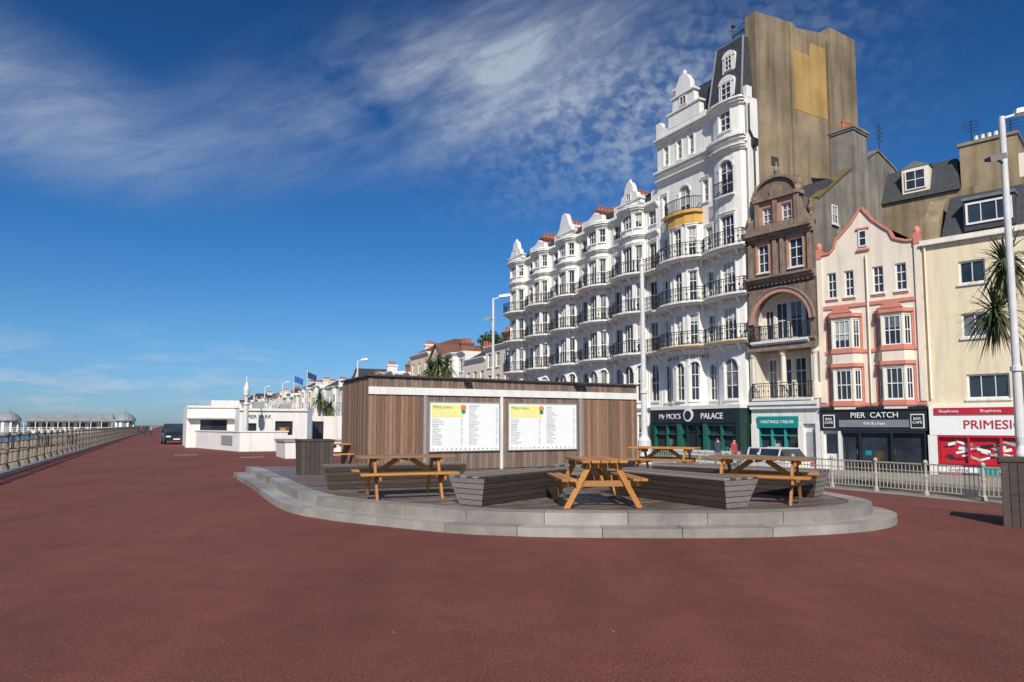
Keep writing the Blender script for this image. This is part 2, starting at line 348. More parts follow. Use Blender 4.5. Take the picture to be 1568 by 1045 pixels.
# ---------------------------------------------------------------- tower block
def build_tower():
    st=(11.15,50.85); r=root('seaside_apartment_tower',(13,47,G)); LL=8.55
    RB=(5.75,8.4)
    base=[(0,0)]+bow(1.4,4.5,1.0)+bow(*RB,.5)+[(LL,0)]
    P=local(st,A30,base); Pu=local(st,A30,[(0,0),(5.2,0)]+bow(*RB,.5)+[(LL,0)]); F=local(st,A30,[(0,0),(LL,0)])
    w=MB();t=MB();b=MB();rf=MB()
    bl0,bl1=P.S[1],P.S[7]; br0,br1=P.S[8],P.S[14]
    def cols(z0,z1):
        m=(bl0+bl1)/2; q=(bl1-bl0)
        return [(bl0/2-.3,bl0/2+.3,z0,z1,0),(m-q*.3-.33,m-q*.3+.33,z0,z1,0),(m-.38,m+.38,z0,z1,0),(m+q*.3-.33,m+q*.3+.33,z0,z1,0),
                ((bl1+br0)/2-.3,(bl1+br0)/2+.3,z0,z1-.2,0),((br0+br1)/2-.55,(br0+br1)/2+.6,z0,z1,1)]
    ops=[]
    for z in (7.1,10.15,13.3): ops+=cols(z+.08,z+2.25)
    mz=cols(3.3,6.0); ar=[(o[0],o[1],o[2],o[3],3) for o in mz]; ops+=ar
    wall(w,P,0,P.L,2.7,16.6,ops,WHITE)
    for o in ops: win(t,P,o[:4],bars=(1,2) if o[4]!=1 else (2,2),arch=o[4]==3,hood=WHITE2 if o[4]!=3 else None)
    a0,a1=Pu.S[2],Pu.S[8]; mr=(a0+a1)/2
    up=[(mr-.55,mr+.6,16.9,19.3,3),(4.6,5.1,17.2,18.8,0),(2.2,3.3,16.9,19.0,3),(.5,.95,17.2,18.8,0),
        (mr-.45,mr+.5,21.3,22.7,0),(.7,1.2,21.1,22.6,0),(2.1,2.6,21.1,22.6,0),(3.3,3.8,21.1,22.6,0)]
    wall(w,Pu,0,Pu.L,16.6,23.3,up,WHITE)
    for o in up: win(t,Pu,o[:4],bars=(1,2),arch=o[4]==3,hood=WHITE2 if o[4]!=3 else None)
    c=MB()
    for i in range(1,7):
        A=P.at(P.S[i],0,16.6);B=P.at(P.S[i+1],0,16.6); C0=F.at(2.95,0,16.6); c.poly([A,B,C0],WHITE)
    pbox(c,P,bl0,bl1,.01,.12,15.75,16.5,GOLD); pbox(c,P,bl0-.05,bl1+.05,.01,.3,16.5,16.7,GOLD)
    c.obj('ochre_bow_band',r)
    balc=MB()
    def brail(P,u0,u1,n,z):
        pbox(balc,P,u0,u1,n-.025,n+.025,z+.9,z+.95,IRON); pbox(balc,P,u0,u1,n-.02,n+.02,z+.08,z+.11,IRON)
        k=int((u1-u0)/.13)
        for i in range(k+1):
            u=u0+.015+(u1-u0-.03)*i/k; pbox(balc,P,u-.014,u+.014,n-.014,n+.014,z,z+.9,IRON)
    brail(P,bl0,bl1,.2,16.7)
    for z in (7.1,10.15,13.3): balcony(b,P,.05,P.L-.02,z,.85)
    pbox(b,P,.05,P.L-.03,.1,.872,6.98,7.06,GOLD)
    brail(Pu,mr-.7,mr+.75,.3,16.85); pbox(balc,Pu,mr-.7,mr+.75,.002,.32,16.75,16.85,WHITE2)
    cornice(t,P,0,P.L,6.75,WHITE2,1.2); cornice(t,Pu,0,Pu.L,20.0,WHITE2,1.2); cornice(t,Pu,0,Pu.L,20.6,WHITE2,1.7); cornice(t,Pu,0,Pu.L,23.15,WHITE2,1.5)
    for i,ch in enumerate('PALACE COURT'):
        if ch!=' ': text(ch,P,bl0+.15+i*.38,.14,6.3,.4,IRON,r,'name_letter')
    pbox(t,F,0,5.1,-.3,.1,23.3,23.75,WHITE2)
    cg=2.95; g=[(cg-1.6,24.3),(cg-1.55,25.2),(cg-1.15,25.4),(cg-1.05,26.2),(cg-.75,26.5),(cg-.7,27.1),(cg-.35,27.7),(cg,27.85),(cg+.35,27.7),(cg+.7,27.1),(cg+.75,26.5),(cg+1.05,26.2),(cg+1.15,25.4),(cg+1.55,25.2),(cg+1.6,24.3)]
    g=[(u,z-.5) for u,z in g]; g[0]=(g[0][0],23.7); g[-1]=(g[-1][0],23.7)
    pext(t,F,g,-.35,.12,WHITE2); pbox(t,F,cg-1.2,cg+1.2,-.4,.24,25.75,25.88,WHITE2); pbox(t,F,cg-1.7,cg+1.7,-.4,.22,24.7,24.82,WHITE2)
    pext(t,F,[(0,23.75),(0,24.6),(.5,24.6),(.7,24.2),(1.3,23.75)],-.3,.1,WHITE2)
    win(t,F,(cg-.35,cg+.35,24.95,25.65),n=.15,dep=.03,bars=(1,0),sill=False)
    t.lathe(F.at(cg,-.1,27.3),[(.14,0),(.2,.2),(.1,.3),(.03,.4)],WHITE2,8)
    frus(rf,F,.2,5.2,-10,-.5,23.4,27.0,.5,SLATE,di=1.3)
    m0,m1=5.4,8.35
    frus(rf,F,m0,m1,-6,.2,23.3,27.8,.3,SLATE,di=.65)
    for (z,h,w_,nn) in ((23.4,1.7,.55,.14),(25.6,1.45,.42,-.14)):
        uc=7.05; D=MB()
        pbox(D,F,uc-w_-.13,uc+w_+.13,-1.4,nn,z,z+h-.35,WHITE2)
        arc=[(uc+(w_+.13)*math.cos(k*math.pi/10),z+h-.35+(w_+.13)*.8*math.sin(k*math.pi/10)) for k in range(11)]
        pext(D,F,arc,-1.4,nn+.05,WHITE2); win(D,F,(uc-w_+.1,uc+w_-.1,z+.15,z+h-.2),n=nn+.055,dep=.045,bars=(1,2),sill=False,gl=GLASS)
        D.obj('dormer',r)
    for u,i in ((m0,.3),(m1,-.3)): rf.beam(F.at(u,.2,23.3),F.at(u+i,-.45,27.8),.12,.12,LEAD)
    pbox(rf,F,m0+.28,m1-.28,-5.4,-.43,27.8,27.92,LEAD)
    cr=MB()
    for u in (6.6,7.7):
        a=F.at(u,-1.2,27.9); cr.lathe(a,[(.06,0),(.05,1.4),(.16,1.5),(.16,1.6),(.04,1.7),(.03,2.5)],IRON,6); cr.beam((a[0]-.3,a[1],29.1),(a[0]+.3,a[1],29.1),.05,.05,IRON); cr.beam((a[0],a[1]-.2,28.7),(a[0],a[1]+.2,28.7),.05,.05,IRON)
    for zc in (28.1,28.7): pbox(cr,F,6.6,7.7,-1.23,-1.17,zc,zc+.05,IRON)
    for k in range(8): pbox(cr,F,6.6+k*.155,6.63+k*.155,-1.21,-1.18,27.9,28.9,IRON)
    cr.obj('iron_cresting',r)
    chimney(rf,F.at(.9,-2.5,0),22.5,27.6,.7,2.2,A30,5,WHITE2)
    body(w,F,11.2,G,23.3,WHITE)
    S=local(F.at(LL+.02,-.0,0)[:2],A30+math.pi/2,[(0,0),(12.2,0)])
    sd=MB()
    pbox(sd,S,0,1.0,-.5,.03,G,23.2,WHITE); pbox(sd,S,0.0,.5,-.5,.05,23.2,24.0,WHITE2)
    pext(sd,S,[(1.0,G),(12.0,G),(12.0,30.6),(9.0,30.7),(8.8,30.1),(5.2,29.5),(5.0,29.8),(1.9,29.5),(1.0,29.4)],-.8,.05,CEM)
    pext(sd,S,[(4.6,23.5),(8.4,23.5),(8.4,28.8),(6.7,28.8),(6.6,27.8),(4.6,27.8)],.052,.07,mat('ochre_render_patch',(.34,.21,.065),.9,0,.4,.2,c2=(.50,.33,.12),streak=.3,ssc=1.0))
    pext(sd,S,[(2.2,19.0),(2.9,19.0),(2.9,19.6),(2.2,19.6)],.055,.09,SLATE)
    for u,m in ((4.5,CEM),(8.6,CEM)): pbox(sd,S,u-.12,u+.12,.06,.22,15,29.4,m)
    a=S.at(.5,.12,7); sd.beam(a,(a[0],a[1],20.5),.1,.1,IRON); sd.beam(S.at(.5,.12,20.3),S.at(.05,.15,20.9),.1,.1,IRON); a=S.at(.05,.15,20.9); sd.beam(a,(a[0],a[1],22.7),.1,.1,IRON)
    pbox(sd,S,.3,.7,.04,.3,19.9,20.4,IRON)
    sd.obj('flank_wall',r)
    s=MB(); T=local(st,A30,[(0,1.05),(LL-.2,1.05)])
    wall(s,T,0,T.L,1.7,2.7,[],BLACKP,.0); pbox(s,T,0,T.L,-.9,.05,2.7,2.95,WHITE2); pbox(s,T,.1,T.L-.1,.0,.1,1.75,2.6,BLACKP); pbox(s,T,0,.35,-1.5,.12,G,2.7,DARKG); pbox(s,T,T.L-.35,T.L,-1.5,.12,G,2.7,DARKG)
    shop(s,T,.35,2.9,G,1.7,DGREEN,panes=2); shop(s,T,3.0,5.3,G,1.7,DARKG,panes=2,door=(3.6,4.6)); shop(s,T,5.4,7.99,G,1.7,DGREEN,panes=2)
    pbox(s,T,2.75,3.1,-.4,.1,G,1.7,DGREEN);pbox(s,T,5.2,5.5,-.4,.1,G,1.7,DGREEN)
    ring(s,T,3.9,2.3,0,.45,.11,.16,TXT,20,0,2*math.pi); ring(s,T,3.9,2.3,0,.3,.17,.2,BLACKP,16,0,2*math.pi)
    text("Mr PICK'S",T,2.05,.115,2.2,.52,TXT,r,'fascia_text'); text("PALACE",T,6.0,.115,2.2,.55,TXT,r,'fascia_text',bold=True)
    s.obj('pub_front',r)
    w.obj('walls',r);t.obj('windows_and_trim',r);b.obj('balconies',r);rf.obj('roof',r);balc.obj('upper_railings',r)
build_tower()
# ---------------------------------------------------------------- brown stone building
def build_brown():
    st=(15.40,43.5); r=root('brown_stone_house',(16.5,42,G)); L_=4.45
    P=local(st,A40,[(0,.3),(L_,.3)]); w=MB();t=MB();rf=MB(); b=MB()
    wall(w,P,0,L_,1.7,3.0,[],WHITE); pbox(w,P,0,.5,-.5,.08,G,1.7,WHITE); pbox(w,P,3.1,3.4,-.5,.06,G,1.7,WHITE); pbox(w,P,L_-.25,L_,-.5,.08,G,1.7,WHITE)
    pbox(t,P,0,L_,-.1,.3,2.85,3.05,WHITE2); pbox(t,P,0,L_,-.1,.2,2.6,2.85,WHITE2)
    TL=mat('shop_teal_frame',(.03,.28,.27),.4,.1,2)
    shop(t,P,.5,3.1,G,1.7,TL,panes=3,riser=.55,riserm=WHITE2); pbox(t,P,.45,3.15,.02,.12,1.45,2.15,TEAL)
    text('HASTINGS TAILOR',P,1.8,.13,1.8,.26,TXT,r,'fascia_text')
    pbox(t,P,3.4,L_-.25,-.3,-.2,G,1.7,WHITE2); pbox(t,P,3.5,L_-.35,-.2,-.16,G,1.2,mat('grey_door',(.35,.36,.36),.5))
    Q=local(P.at(0,-1.2,0)[:2],A40,[(0,0),(L_,0)])
    z0,z1,mm=3.2,6.3,CREAM2
    pbox(w,P,0,.4,-1.2,.0,z0,z1,mm); pbox(w,P,L_-.4,L_,-1.2,0,z0,z1,mm)
    ops=[(.55,1.15,z0+.1,z1-.5),(1.35,2.15,z0+.1,z1-.5),(2.35,3.1,z0+.1,z1-.5),(3.3,3.9,z0+.1,z1-.5)]
    wall(w,Q,0,L_,z0,z1,ops,mm)
    for o in ops: win(t,Q,o,bars=(1,2),wallm=mm,dep=.1,fr=WHITE2,sill=False,gl=random.choice([GLASS,GLASS2,GLASS]))
    pbox(w,P,0,L_,-1.2,.0,z0-.15,z0,mm)
    for u in (.2,L_/2,L_-.2):
        t.lathe(P.at(u,-.1,3.2),[(.24,0),(.24,.9),(.17,.95),(.15,2.6),(.22,2.75),(.24,3.05)],CREAM2,14)
    balcony(b,P,.3,L_-.3,3.25,.35,brackets=False)
    pbox(t,P,-.02,L_+.02,-1.2,.25,6.2,6.55,BROWN2); cornice(t,P,-.02,L_+.02,6.75,BROWN2,1.2)
    Q=local(P.at(0,-.9,0)[:2],A40,[(0,0),(L_,0)])
    ops=[(.6,1.2,7.0,8.9),(1.35,2.15,7.0,9.3),(2.3,3.1,7.0,9.3),(3.25,3.85,7.0,8.9)]
    wall(w,Q,0,L_,6.75,10.2,ops,CREAM2)
    for o in ops: win(t,Q,o,bars=(1,1),wallm=CREAM2,dep=.1,sill=False)
    uc=L_/2; rr=1.85; zs=7.95
    for sg in (-1,1):
        K=12; pts=[(uc+sg*rr*math.cos(k*math.pi/2/K),zs+rr*math.sin(k*math.pi/2/K)) for k in range(K+1)]
        pext(w,P,[(uc+sg*rr,6.75),(uc+sg*L_/2,6.75),(uc+sg*L_/2,10.3),(uc,10.3)]+pts[::-1],-.45,0,BROWN)
        for a,c in zip(pts,pts[1:]): w.poly([P.at(a[0],-.9,a[1]),P.at(c[0],-.9,c[1]),P.at(c[0],0,c[1]),P.at(a[0],0,a[1])],CREAM2)
    ring(t,P,uc,zs,rr-.02,rr+.24,.005,.12,PINKST,18)
    ring(t,P,uc,zs,rr+.24,rr+.34,.005,.18,BROWN2,18)
    balcony(b,P,.35,L_-.35,6.8,.45,brackets=False)
    pbox(w,P,.0,L_,-.9,.0,10.2,10.5,BROWN); cornice(t,P,-.05,L_+.05,10.75,BROWN2,1.6)
    for k in range(14): 
        a=P.at(.3+k*.29,.06,10.3); t.lathe(a,[(.1,0),(.12,.08),(.06,.16)],BROWN2,6)
    ops=[(.75,1.5,11.2,13.0),(L_-1.6,L_-.7,11.2,13.0)]
    wall(w,P,0,L_,10.75,13.4,ops,BROWN)
    for o in ops: win(t,P,o,bars=(1,2),wallm=PINKST,hood=PINKST)
    for u in (.15,1.85,2.35,L_-.35): pbox(t,P,u,u+.22,.003,.14,10.85,13.2,BROWN2)
    cornice(t,P,-.05,L_+.05,13.55,BROWN2,1.8); pbox(t,P,0,L_,-.2,.1,13.6,14.2,BROWN2)
    ops=[(1.15,1.75,14.0,15.3),(2.45,3.1,14.0,15.3)]
    wall(t,P,.8,3.5,13.6,15.7,ops,PINKST,n=-.02)
    for o in ops: win(t,P,o,n=-.02,bars=(1,2),wallm=PINKST,sill=False,gl=GLASS2)
    pbox(t,P,.8,3.5,-1.6,-.3,13.6,15.7,BROWN); 
    for u in (.7,1.95,3.35): pbox(t,P,u,u+.28,-.02,.14,13.6,15.7,BROWN2)
    pbox(t,P,.6,3.7,-.6,.22,15.7,15.95,BROWN2)
    arc=[(2.15+1.45*math.cos(k*math.pi/12),15.95+1.15*math.sin(k*math.pi/12)) for k in range(13)]
    pext(t,P,arc,-.6,.05,BROWN); 
    for a,c in zip(arc,arc[1:]): t.beam(P.at(a[0],.05,a[1]),P.at(c[0],.05,c[1]),.35,.16,BROWN2)
    ring(t,P,2.15,16.2,0,.42,.05,.14,BROWN2,14,0,2*math.pi)
    for u,z in ((2.15,17.1),(.65,15.95),(3.6,15.95),(.15,14.2),(L_-.15,14.2)):
        t.lathe(P.at(u,-.1,z),[(.14,0),(.1,.15),(.2,.4),(.14,.6),(.05,.75),(.08,.85),(.02,1.0)],BROWN2,8)
    for sg,u in ((1,.75),(-1,3.55)):
        pext(t,P,[(u,14.2),(u-sg*.6,14.2),(u-sg*.5,14.5),(u-sg*.2,14.8),(u-sg*.08,15.5),(u,15.5)],-.3,.0,BROWN2)
    frus(rf,P,.0,L_,-10,-.2,13.6,16.8,.0,SLATE,di=1.9)
    body(w,P,14,G,13.6,GREYW,par=.1)
    S=local(P.at(L_+.02,-.35,0)[:2],A40+math.pi/2,[(0,0),(18,0)]); f=MB()
    prof=[(0,13.6),(.2,15.2),(4.6,18.1),(8.6,20.3),(11,19.7),(14,18.6),(18,16.6)]
    pext(f,S,[(0,G),(18,G)]+prof[::-1],-.45,.0,GREYW)
    MOSS=mat('mossy_coping',(.20,.12,.03),.9,0,1.5,.4,c2=(.10,.09,.05))
    for a,c in zip(prof,prof[1:]): f.beam(S.at(a[0],-.22,a[1]+.05),S.at(c[0],-.22,c[1]+.05),.6,.14,MOSS if a[0]<4 else GREYW)
    chimney(f,S.at(5.6,-.5,0),14,21.0,1.9,1.5,A40+math.pi/2,6,GREYW,.6)
    win(f,S,(1.9,2.6,14.0,15.2),n=.03,dep=.02,bars=(1,1)); 
    for u,z,ww,hh in ((3.2,13,.9,1.3),(6.5,15.2,1.3,.8),(9.5,17,1.0,1.2)): pext(f,S,[(u,z),(u+ww,z+.1),(u+ww*.9,z+hh),(u+.1,z+hh*.85)],.001,.006,CEM)
    f.beam(S.at(9.5,-.2,20),S.at(9.5,-.2,22.6),.05,.05,IRON)
    for k in range(4): f.beam(S.at(9.0,-.2,21.4+k*.3),S.at(10,-.2,21.4+k*.3),.03,.03,IRON)
    f.obj('flank_wall_and_chimney',r)
    w.obj('walls',r);t.obj('windows_and_trim',r);rf.obj('roof',r);b.obj('balconies',r)
build_brown()
# ---------------------------------------------------------------- pink trimmed gabled house
def build_pink():
    st=(18.15,40.0); r=root('cream_gabled_house',(20,38,G)); L_=5.42
    P=local(st,A46,[(0,0),(.5,0),(.85,.5),(1.95,.5),(2.3,0),(3.1,0),(3.45,.5),(4.55,.5),(4.9,0),(L_,0)]); F=local(st,A46,[(0,0),(L_,0)])
    w=MB();t=MB();rf=MB()
    S=P.S; ops=[]
    def bay(i,z0,z1):
        return [(S[i]+.1,S[i+1]-.06,z0,z1,0),(S[i+1]+.08,S[i+2]-.08,z0,z1,1),(S[i+2]+.06,S[i+3]-.1,z0,z1,0)]
    for z0,z1 in ((3.0,4.75),(5.95,7.6)):
        for i in (1,5): ops+=bay(i,z0,z1)
    wall(w,P,0,P.L,2.5,8.1,ops,CREAM2)
    for o in ops: win(t,P,o[:4],bars=(1,1) if o[4]==0 else (2,1),wallm=CREAM2,dep=.1,fw=.08,sill=False)
    for z in (2.75,5.75): pbox(t,P,0,P.L,.004,.07,z-.06,z+.12,PINK)
    for z in (4.95,7.8): pbox(t,P,S[1]-.05,S[4]+.05,.004,.12,z-.05,z+.15,PINK); pbox(t,P,S[5]-.05,S[8]+.05,.004,.12,z-.05,z+.15,PINK)
    for i in (1,5):
        for z0,z1 in ((2.87,4.9),(5.87,7.75)):
            for k in (S[i],S[i+3]): pbox(t,P,k-.07,k+.07,.004,.06,z0,z1,PINK)
            pbox(t,P,S[i]+.0,S[i+3],.004,.04,z0,z0+.1,PINK)
    for i in (1,5):
        w.poly([P.at(S[i],.0,8.1),P.at(S[i+1],0,8.1),P.at(S[i+2],0,8.1),P.at(S[i+3],0,8.1)],LEAD)
        uc=(.5+2.3)/2 if i==1 else 4.0
        pext(t,local(P.at(0,0,0)[:2],A46,[(0,.5),(L_,.5)]),[(uc-.6,8.0),(uc-.3,8.35),(uc+.3,8.35),(uc+.6,8.0)],-.1,.1,PINK)
    up=[(.55,1.05,9.0,10.5,0),(1.5,2.0,9.0,10.5,0),(3.0,3.55,9.0,10.5,0),(4.15,4.7,9.0,10.5,0)]
    wall(w,F,0,L_,8.1,11.4,up,CREAM2)
    for o in up: win(t,F,o[:4],bars=(1,2),wallm=CREAM2,hood=None); pbox(t,F,o[0]-.08,o[1]+.08,.004,.05,8.8,8.9,PINK)
    pbox(t,F,0,L_,.004,.08,8.35,8.55,PINK)
    cg=2.55
    g=[(0,11.4),(0,11.6),(.75,11.65),(1.0,11.9),(1.15,12.4),(1.4,12.6),(cg-.55,13.2),(cg,14.0),(cg+.55,13.2),(cg+1.15,12.6),(cg+1.4,12.4),(cg+1.6,11.9),(4.75,11.65),(L_,11.6),(L_,11.4)]
    pext(w,F,g,-.3,0,CREAM2)
    for a,c in zip(g[1:-1],g[2:-1]): t.beam(F.at(a[0],-.1,a[1]+.04),F.at(c[0],-.1,c[1]+.04),.42,.12,PINK)
    win(t,F,(cg-.2,cg+.25,11.75,12.7),n=.03,dep=.02,bars=(0,1),gl=GLASS,sill=False); pbox(t,F,cg-.32,cg+.37,.004,.12,11.5,11.62,PINK); pbox(t,F,cg-.32,cg+.37,.004,.1,12.75,12.85,PINK)
    pbox(t,F,.0,.28,.004,.12,2.9,11.4,CREAM2); pbox(t,F,L_-.28,L_,.004,.12,2.9,11.4,CREAM2)
    for u in (.0,L_-.28): pbox(t,F,u,u+.28,-.3,.16,11.4,12.0,PINK); t.lathe(F.at(u+.14,-.05,12.0),[(.18,0),(.2,.15),(.12,.35),(.02,.4)],PINK,8)
    a=F.at(2.72,.1,2.8); t.beam(a,(a[0],a[1],11.2),.09,.09,CREAM2)
    q=[F.at(.1,-.3,11.5),F.at(L_-.1,-.3,11.5),F.at(L_-.1,-9,11.5),F.at(.1,-9,11.5)]; rg=[F.at(cg,-.3,13.6),F.at(cg,-9,13.6)]
    rf.poly([q[0],rg[0],rg[1],q[3]],TILE); rf.poly([q[1],q[2],rg[1],rg[0]],TILE)
    body(w,F,9,G,11.5,CREAM2)
    T=local(st,A46,[(0,.35),(L_,.35)]); s=MB()
    pbox(s,T,0,L_,-.4,.12,2.45,2.62,BLACKP); pbox(s,T,.0,L_,-.3,.03,1.3,2.45,BLACKP)
    pbox(s,T,1.05,4.6,.04,.1,1.5,1.9,mat('grey_sign_strip',(.20,.22,.24),.5)); text('PIER  CATCH',T,2.9,.115,2.15,.42,TXT,r,'fascia_text')
    text('fish & chips',T,2.9,.115,1.7,.24,TXT,r,'fascia_text')
    for u in (.5,5.0): pbox(s,T,u-.32,u+.32,.04,.08,1.45,2.2,SIGNW); pbox(s,T,u-.27,u+.27,.08,.1,1.5,2.15,BLACKP); text('BAR\nCAFE',T,u,.105,1.85,.2,TXT,r,'fascia_text')
    pbox(s,T,0,.12,-.4,.0,G,1.3,WHITE2); pbox(s,T,.95,1.1,-.4,.0,G,1.3,WHITE2); pbox(s,T,.12,.95,-.3,-.2,G,1.3,WHITE2); pbox(s,T,.25,.82,-.2,-.17,.0,1.1,GLASS)
    shop(s,T,1.1,L_-.1,G,1.3,BLACKP,panes=3,door=(1.3,2.1),riser=.35,trans=False)
    s.obj('shopfront',r); w.obj('walls',r);t.obj('windows_and_trim',r);rf.obj('roof',r)
build_pink()
# ---------------------------------------------------------------- cream building on the right
def build_cream():
    st=(22.05,36.23); r=root('cream_rendered_building',(25,33,G)); L_=11
    F=local(st,A46,[(0,0),(L_,0)]); w=MB();t=MB();rf=MB(); ops=[]
    for u in (1.7,4.4,7.2):
        ops+=[(u,u+1.15,6.1,7.35,1),(u,u+1.15,8.9,10.1,1)]
        ops+=[(u+.1,u+1.9,2.95,4.2,2)]
    wall(w,F,0,L_,2.6,11.3,ops,CREAM)
    for o in ops: win(t,F,o[:4],bars=(o[4],0),wallm=CREAM,fw=.09,gl=random.choice([GLASS,GLASS,GLASS2]))
    pbox(t,F,0,L_,-.3,.15,11.3,11.5,CREAM2); pbox(t,F,0,L_,.15,.26,11.2,11.32,WHITE2)
    a=F.at(.2,.1,3); t.beam(a,(a[0],a[1],11.2),.09,.09,CREAM2)
    frus(rf,F,.9,L_,-7,-.3,11.45,13.9,.35,SLATE,di=.9)
    for u in (2.0,5.6):
        pbox(rf,F,u,u+2.2,-2,-.25,11.7,13.3,SLATE); pbox(rf,F,u-.05,u+2.25,-2,-.15,13.3,13.45,LEAD); win(rf,F,(u+.1,u+2.1,12.0,13.15),n=-.2,dep=.04,bars=(2,0),sill=False,fw=.1,gl=GLASS)
    pext(rf,local(F.at(.45,-.3,0)[:2],A46+math.pi/2,[(0,0),(7,0)]),[(0,11.4),(7,11.4),(7,14.6),(2.2,14.3),(.2,12.6)],-.4,.4,CEM)
    body(w,F,12,G,11.4,CREAM)
    b2=MB()
    pbox(b2,F,-4.5,9,-17,-9,G,16.6,CEM)
    frus(b2,F,-4.5,.4,-17,-8.8,16.6,19.0,.3,SLATE,di=1.2)
    pbox(b2,F,-2.9,-1.3,-11,-8.95,17.0,18.7,CREAM2); pext(b2,F,[(-3.0,18.7),(-1.2,18.7),(-2.1,19.1)],-11,-8.9,LEAD); win(b2,F,(-2.7,-1.5,17.2,18.5),n=-8.9,dep=.02,bars=(1,1),sill=False,gl=GLASS)
    pbox(b2,F,.4,3.4,-15,-9.2,16.6,19.4,CEM); pbox(b2,F,.3,3.5,-15,-9.1,19.4,19.6,GREYW)
    pbox(b2,F,3.4,6.2,-15,-9.4,16.6,18.2,CREAM2)
    for k in range(5): b2.lathe(F.at(1.2+k*.35,-10,19.6),[(.13,0),(.11,.5),(.13,.55)],CREAM2,8)
    for u,h in ((.8,2.2),(2.9,1.6)):
        a=F.at(u,-11,19.5); b2.beam(a,(a[0],a[1],19.5+h),.05,.05,IRON)
        for k in range(4): b2.beam(F.at(u-.45,-11,19.5+h-.15-k*.22),F.at(u+.45,-11,19.5+h-.15-k*.22),.03,.03,IRON)
    b2.obj('rear_block',r)
    s=MB(); T=local(st,A46,[(0,.3),(L_,.3)])
    pbox(s,T,.1,L_,-.3,.02,1.1,2.62,SIGNW); pbox(s,T,.35,L_,.02,.08,2.15,2.5,RED); 
    for u in (.8,2.6,4.4,6.2): text('Shopfronts',T,u+.2,.09,2.32,.2,TXT,r,'fascia_text')
    text('PRIMESIGNS',T,3.25,.04,1.62,.62,RED,r,'fascia_text')
    shop(s,T,.45,4.5,G,1.1,RED,panes=3,riser=.55,riserm=RED,trans=False,goods=False)
    pbox(s,T,0,.42,-.4,.0,G,1.1,WHITE2); shop(s,T,4.7,9,G,1.1,RED,panes=3,riser=.55,riserm=RED,trans=False)
    pbox(s,T,.52,4.45,-.235,-.2,-.32,.95,RED)
    DR=mat('sign_dark_red',(.22,.01,.02),.4)
    for k in range(46):
        u=U(.6,3.8); z=U(-.25,.75); m=random.choice([SIGNW,GLASS3,DR,SIGNW,GLASS2,BLACKP]); a=U(-.5,.5); l=U(.25,.6); h=U(.06,.16)
        pext(s,T,[(u,z),(u+l,z+a*.35),(u+l-.02,z+h+a*.35),(u-.02,z+h)],-.199+k*.001,-.1985+k*.001,m)
    pbox(s,T,.45,4.5,.035,.06,-.85,-.45,TEAL); pbox(s,T,.45,2.2,.065,.07,-.78,-.52,SIGNW); text('Graphics',T,1.3,.075,-.66,.24,RED,r,'fascia_text'); text('Glass',T,3.3,.065,-.66,.26,TXT,r,'fascia_text')
    s.obj('shopfront',r); w.obj('walls',r);t.obj('windows_and_trim',r);rf.obj('roof',r)
build_cream()
# ---------------------------------------------------------------- row of houses beyond the terrace
def house(st,L_,z1,wm,roofk,bays,tile=SLATE):
    r=root('terraced_house',(st[0],st[1],G)); 
    P=local(st,A27,[(0,0)]+([(L_*.3,0),(L_*.38,.6),(L_*.62,.6),(L_*.7,0)] if bays else [])+[(L_,0)])
    w=MB();t=MB();ops=[]; nf=max(2,round((z1-2.8)/3)); n=3 if L_<9 else 4
    for f in range(nf):
        z=2.6+f*(z1-3.2)/nf
        for k in range(n):
            u=P.L*(k+.5)/n; ops.append((u-.5,u+.5,z+.6,z+2.2))
    wall(w,P,0,P.L,G,z1,ops+[],wm); body(w,P,9,G,z1,wm)
    for o in ops: win(t,P,o,bars=(1,1),wallm=wm)
    pbox(t,P,.3,P.L-.3,.005,.2,1.9,2.5,random.choice([BLACKP,TEAL,RED,WHITE2,DGREEN])); 
    t.poly([P.at(.4,.01,G+.3),P.at(P.L*.28,.01,G+.3),P.at(P.L*.28,.01,1.9),P.at(.4,.01,1.9)],GLASS)
    cornice(t,P,0,P.L,z1-.1,WHITE2,1.3)
    F=local(st,A27,[(0,0),(L_,0)])
    if roofk==1: frus(t,F,0,L_,-9,-.2,z1,z1+2.0,.0,tile,di=3.6)
    elif roofk==2:
        pext(t,F,[(.3,z1),(L_-.3,z1),(L_/2,z1+2.2)],-8,-.0,wm); t.beam(F.at(.1,-4,z1),F.at(L_/2,-4,z1+2.35),.12,8.6,tile,up=F.N[0].to_3d()); t.beam(F.at(L_-.1,-4,z1),F.at(L_/2,-4,z1+2.35),.12,8.6,tile,up=F.N[0].to_3d())
    chimney(t,F.at(.4,-3,0),z1-1,z1+1.9,.6,1.8,A27,4,random.choice([BRICK,WHITE2,CREAM2]))
    w.obj('walls',r);t.obj('windows_and_trim',r)
dist=0; du=Vector((-.454,.891)); Fp=Vector((-.1,72.8))
seq=[(6.5,10.6,CREAM2,0,0),(6,9.6,CREAM2,1,0),(7,10.8,WHITE,0,1),(6,10.4,CREAM2,2,0),(8,12.0,CREAM,1,0)]
k=0
while dist<330:
    if k<len(seq): L_,z1,wm,rk,by=seq[k]
    else: L_=U(7,11); z1=U(8.6,11.2)+dist*.006; wm=random.choice([WHITE,WHITE,WHITE,CREAM2]); rk=random.choice([0,1,0,0,2]); by=random.choice([0,1])
    dist+=L_; p=Fp+du*dist; house((p.x,p.y),L_-.02,z1,wm,rk,by,TILE if k in (3,4,9) else SLATE); k+=1
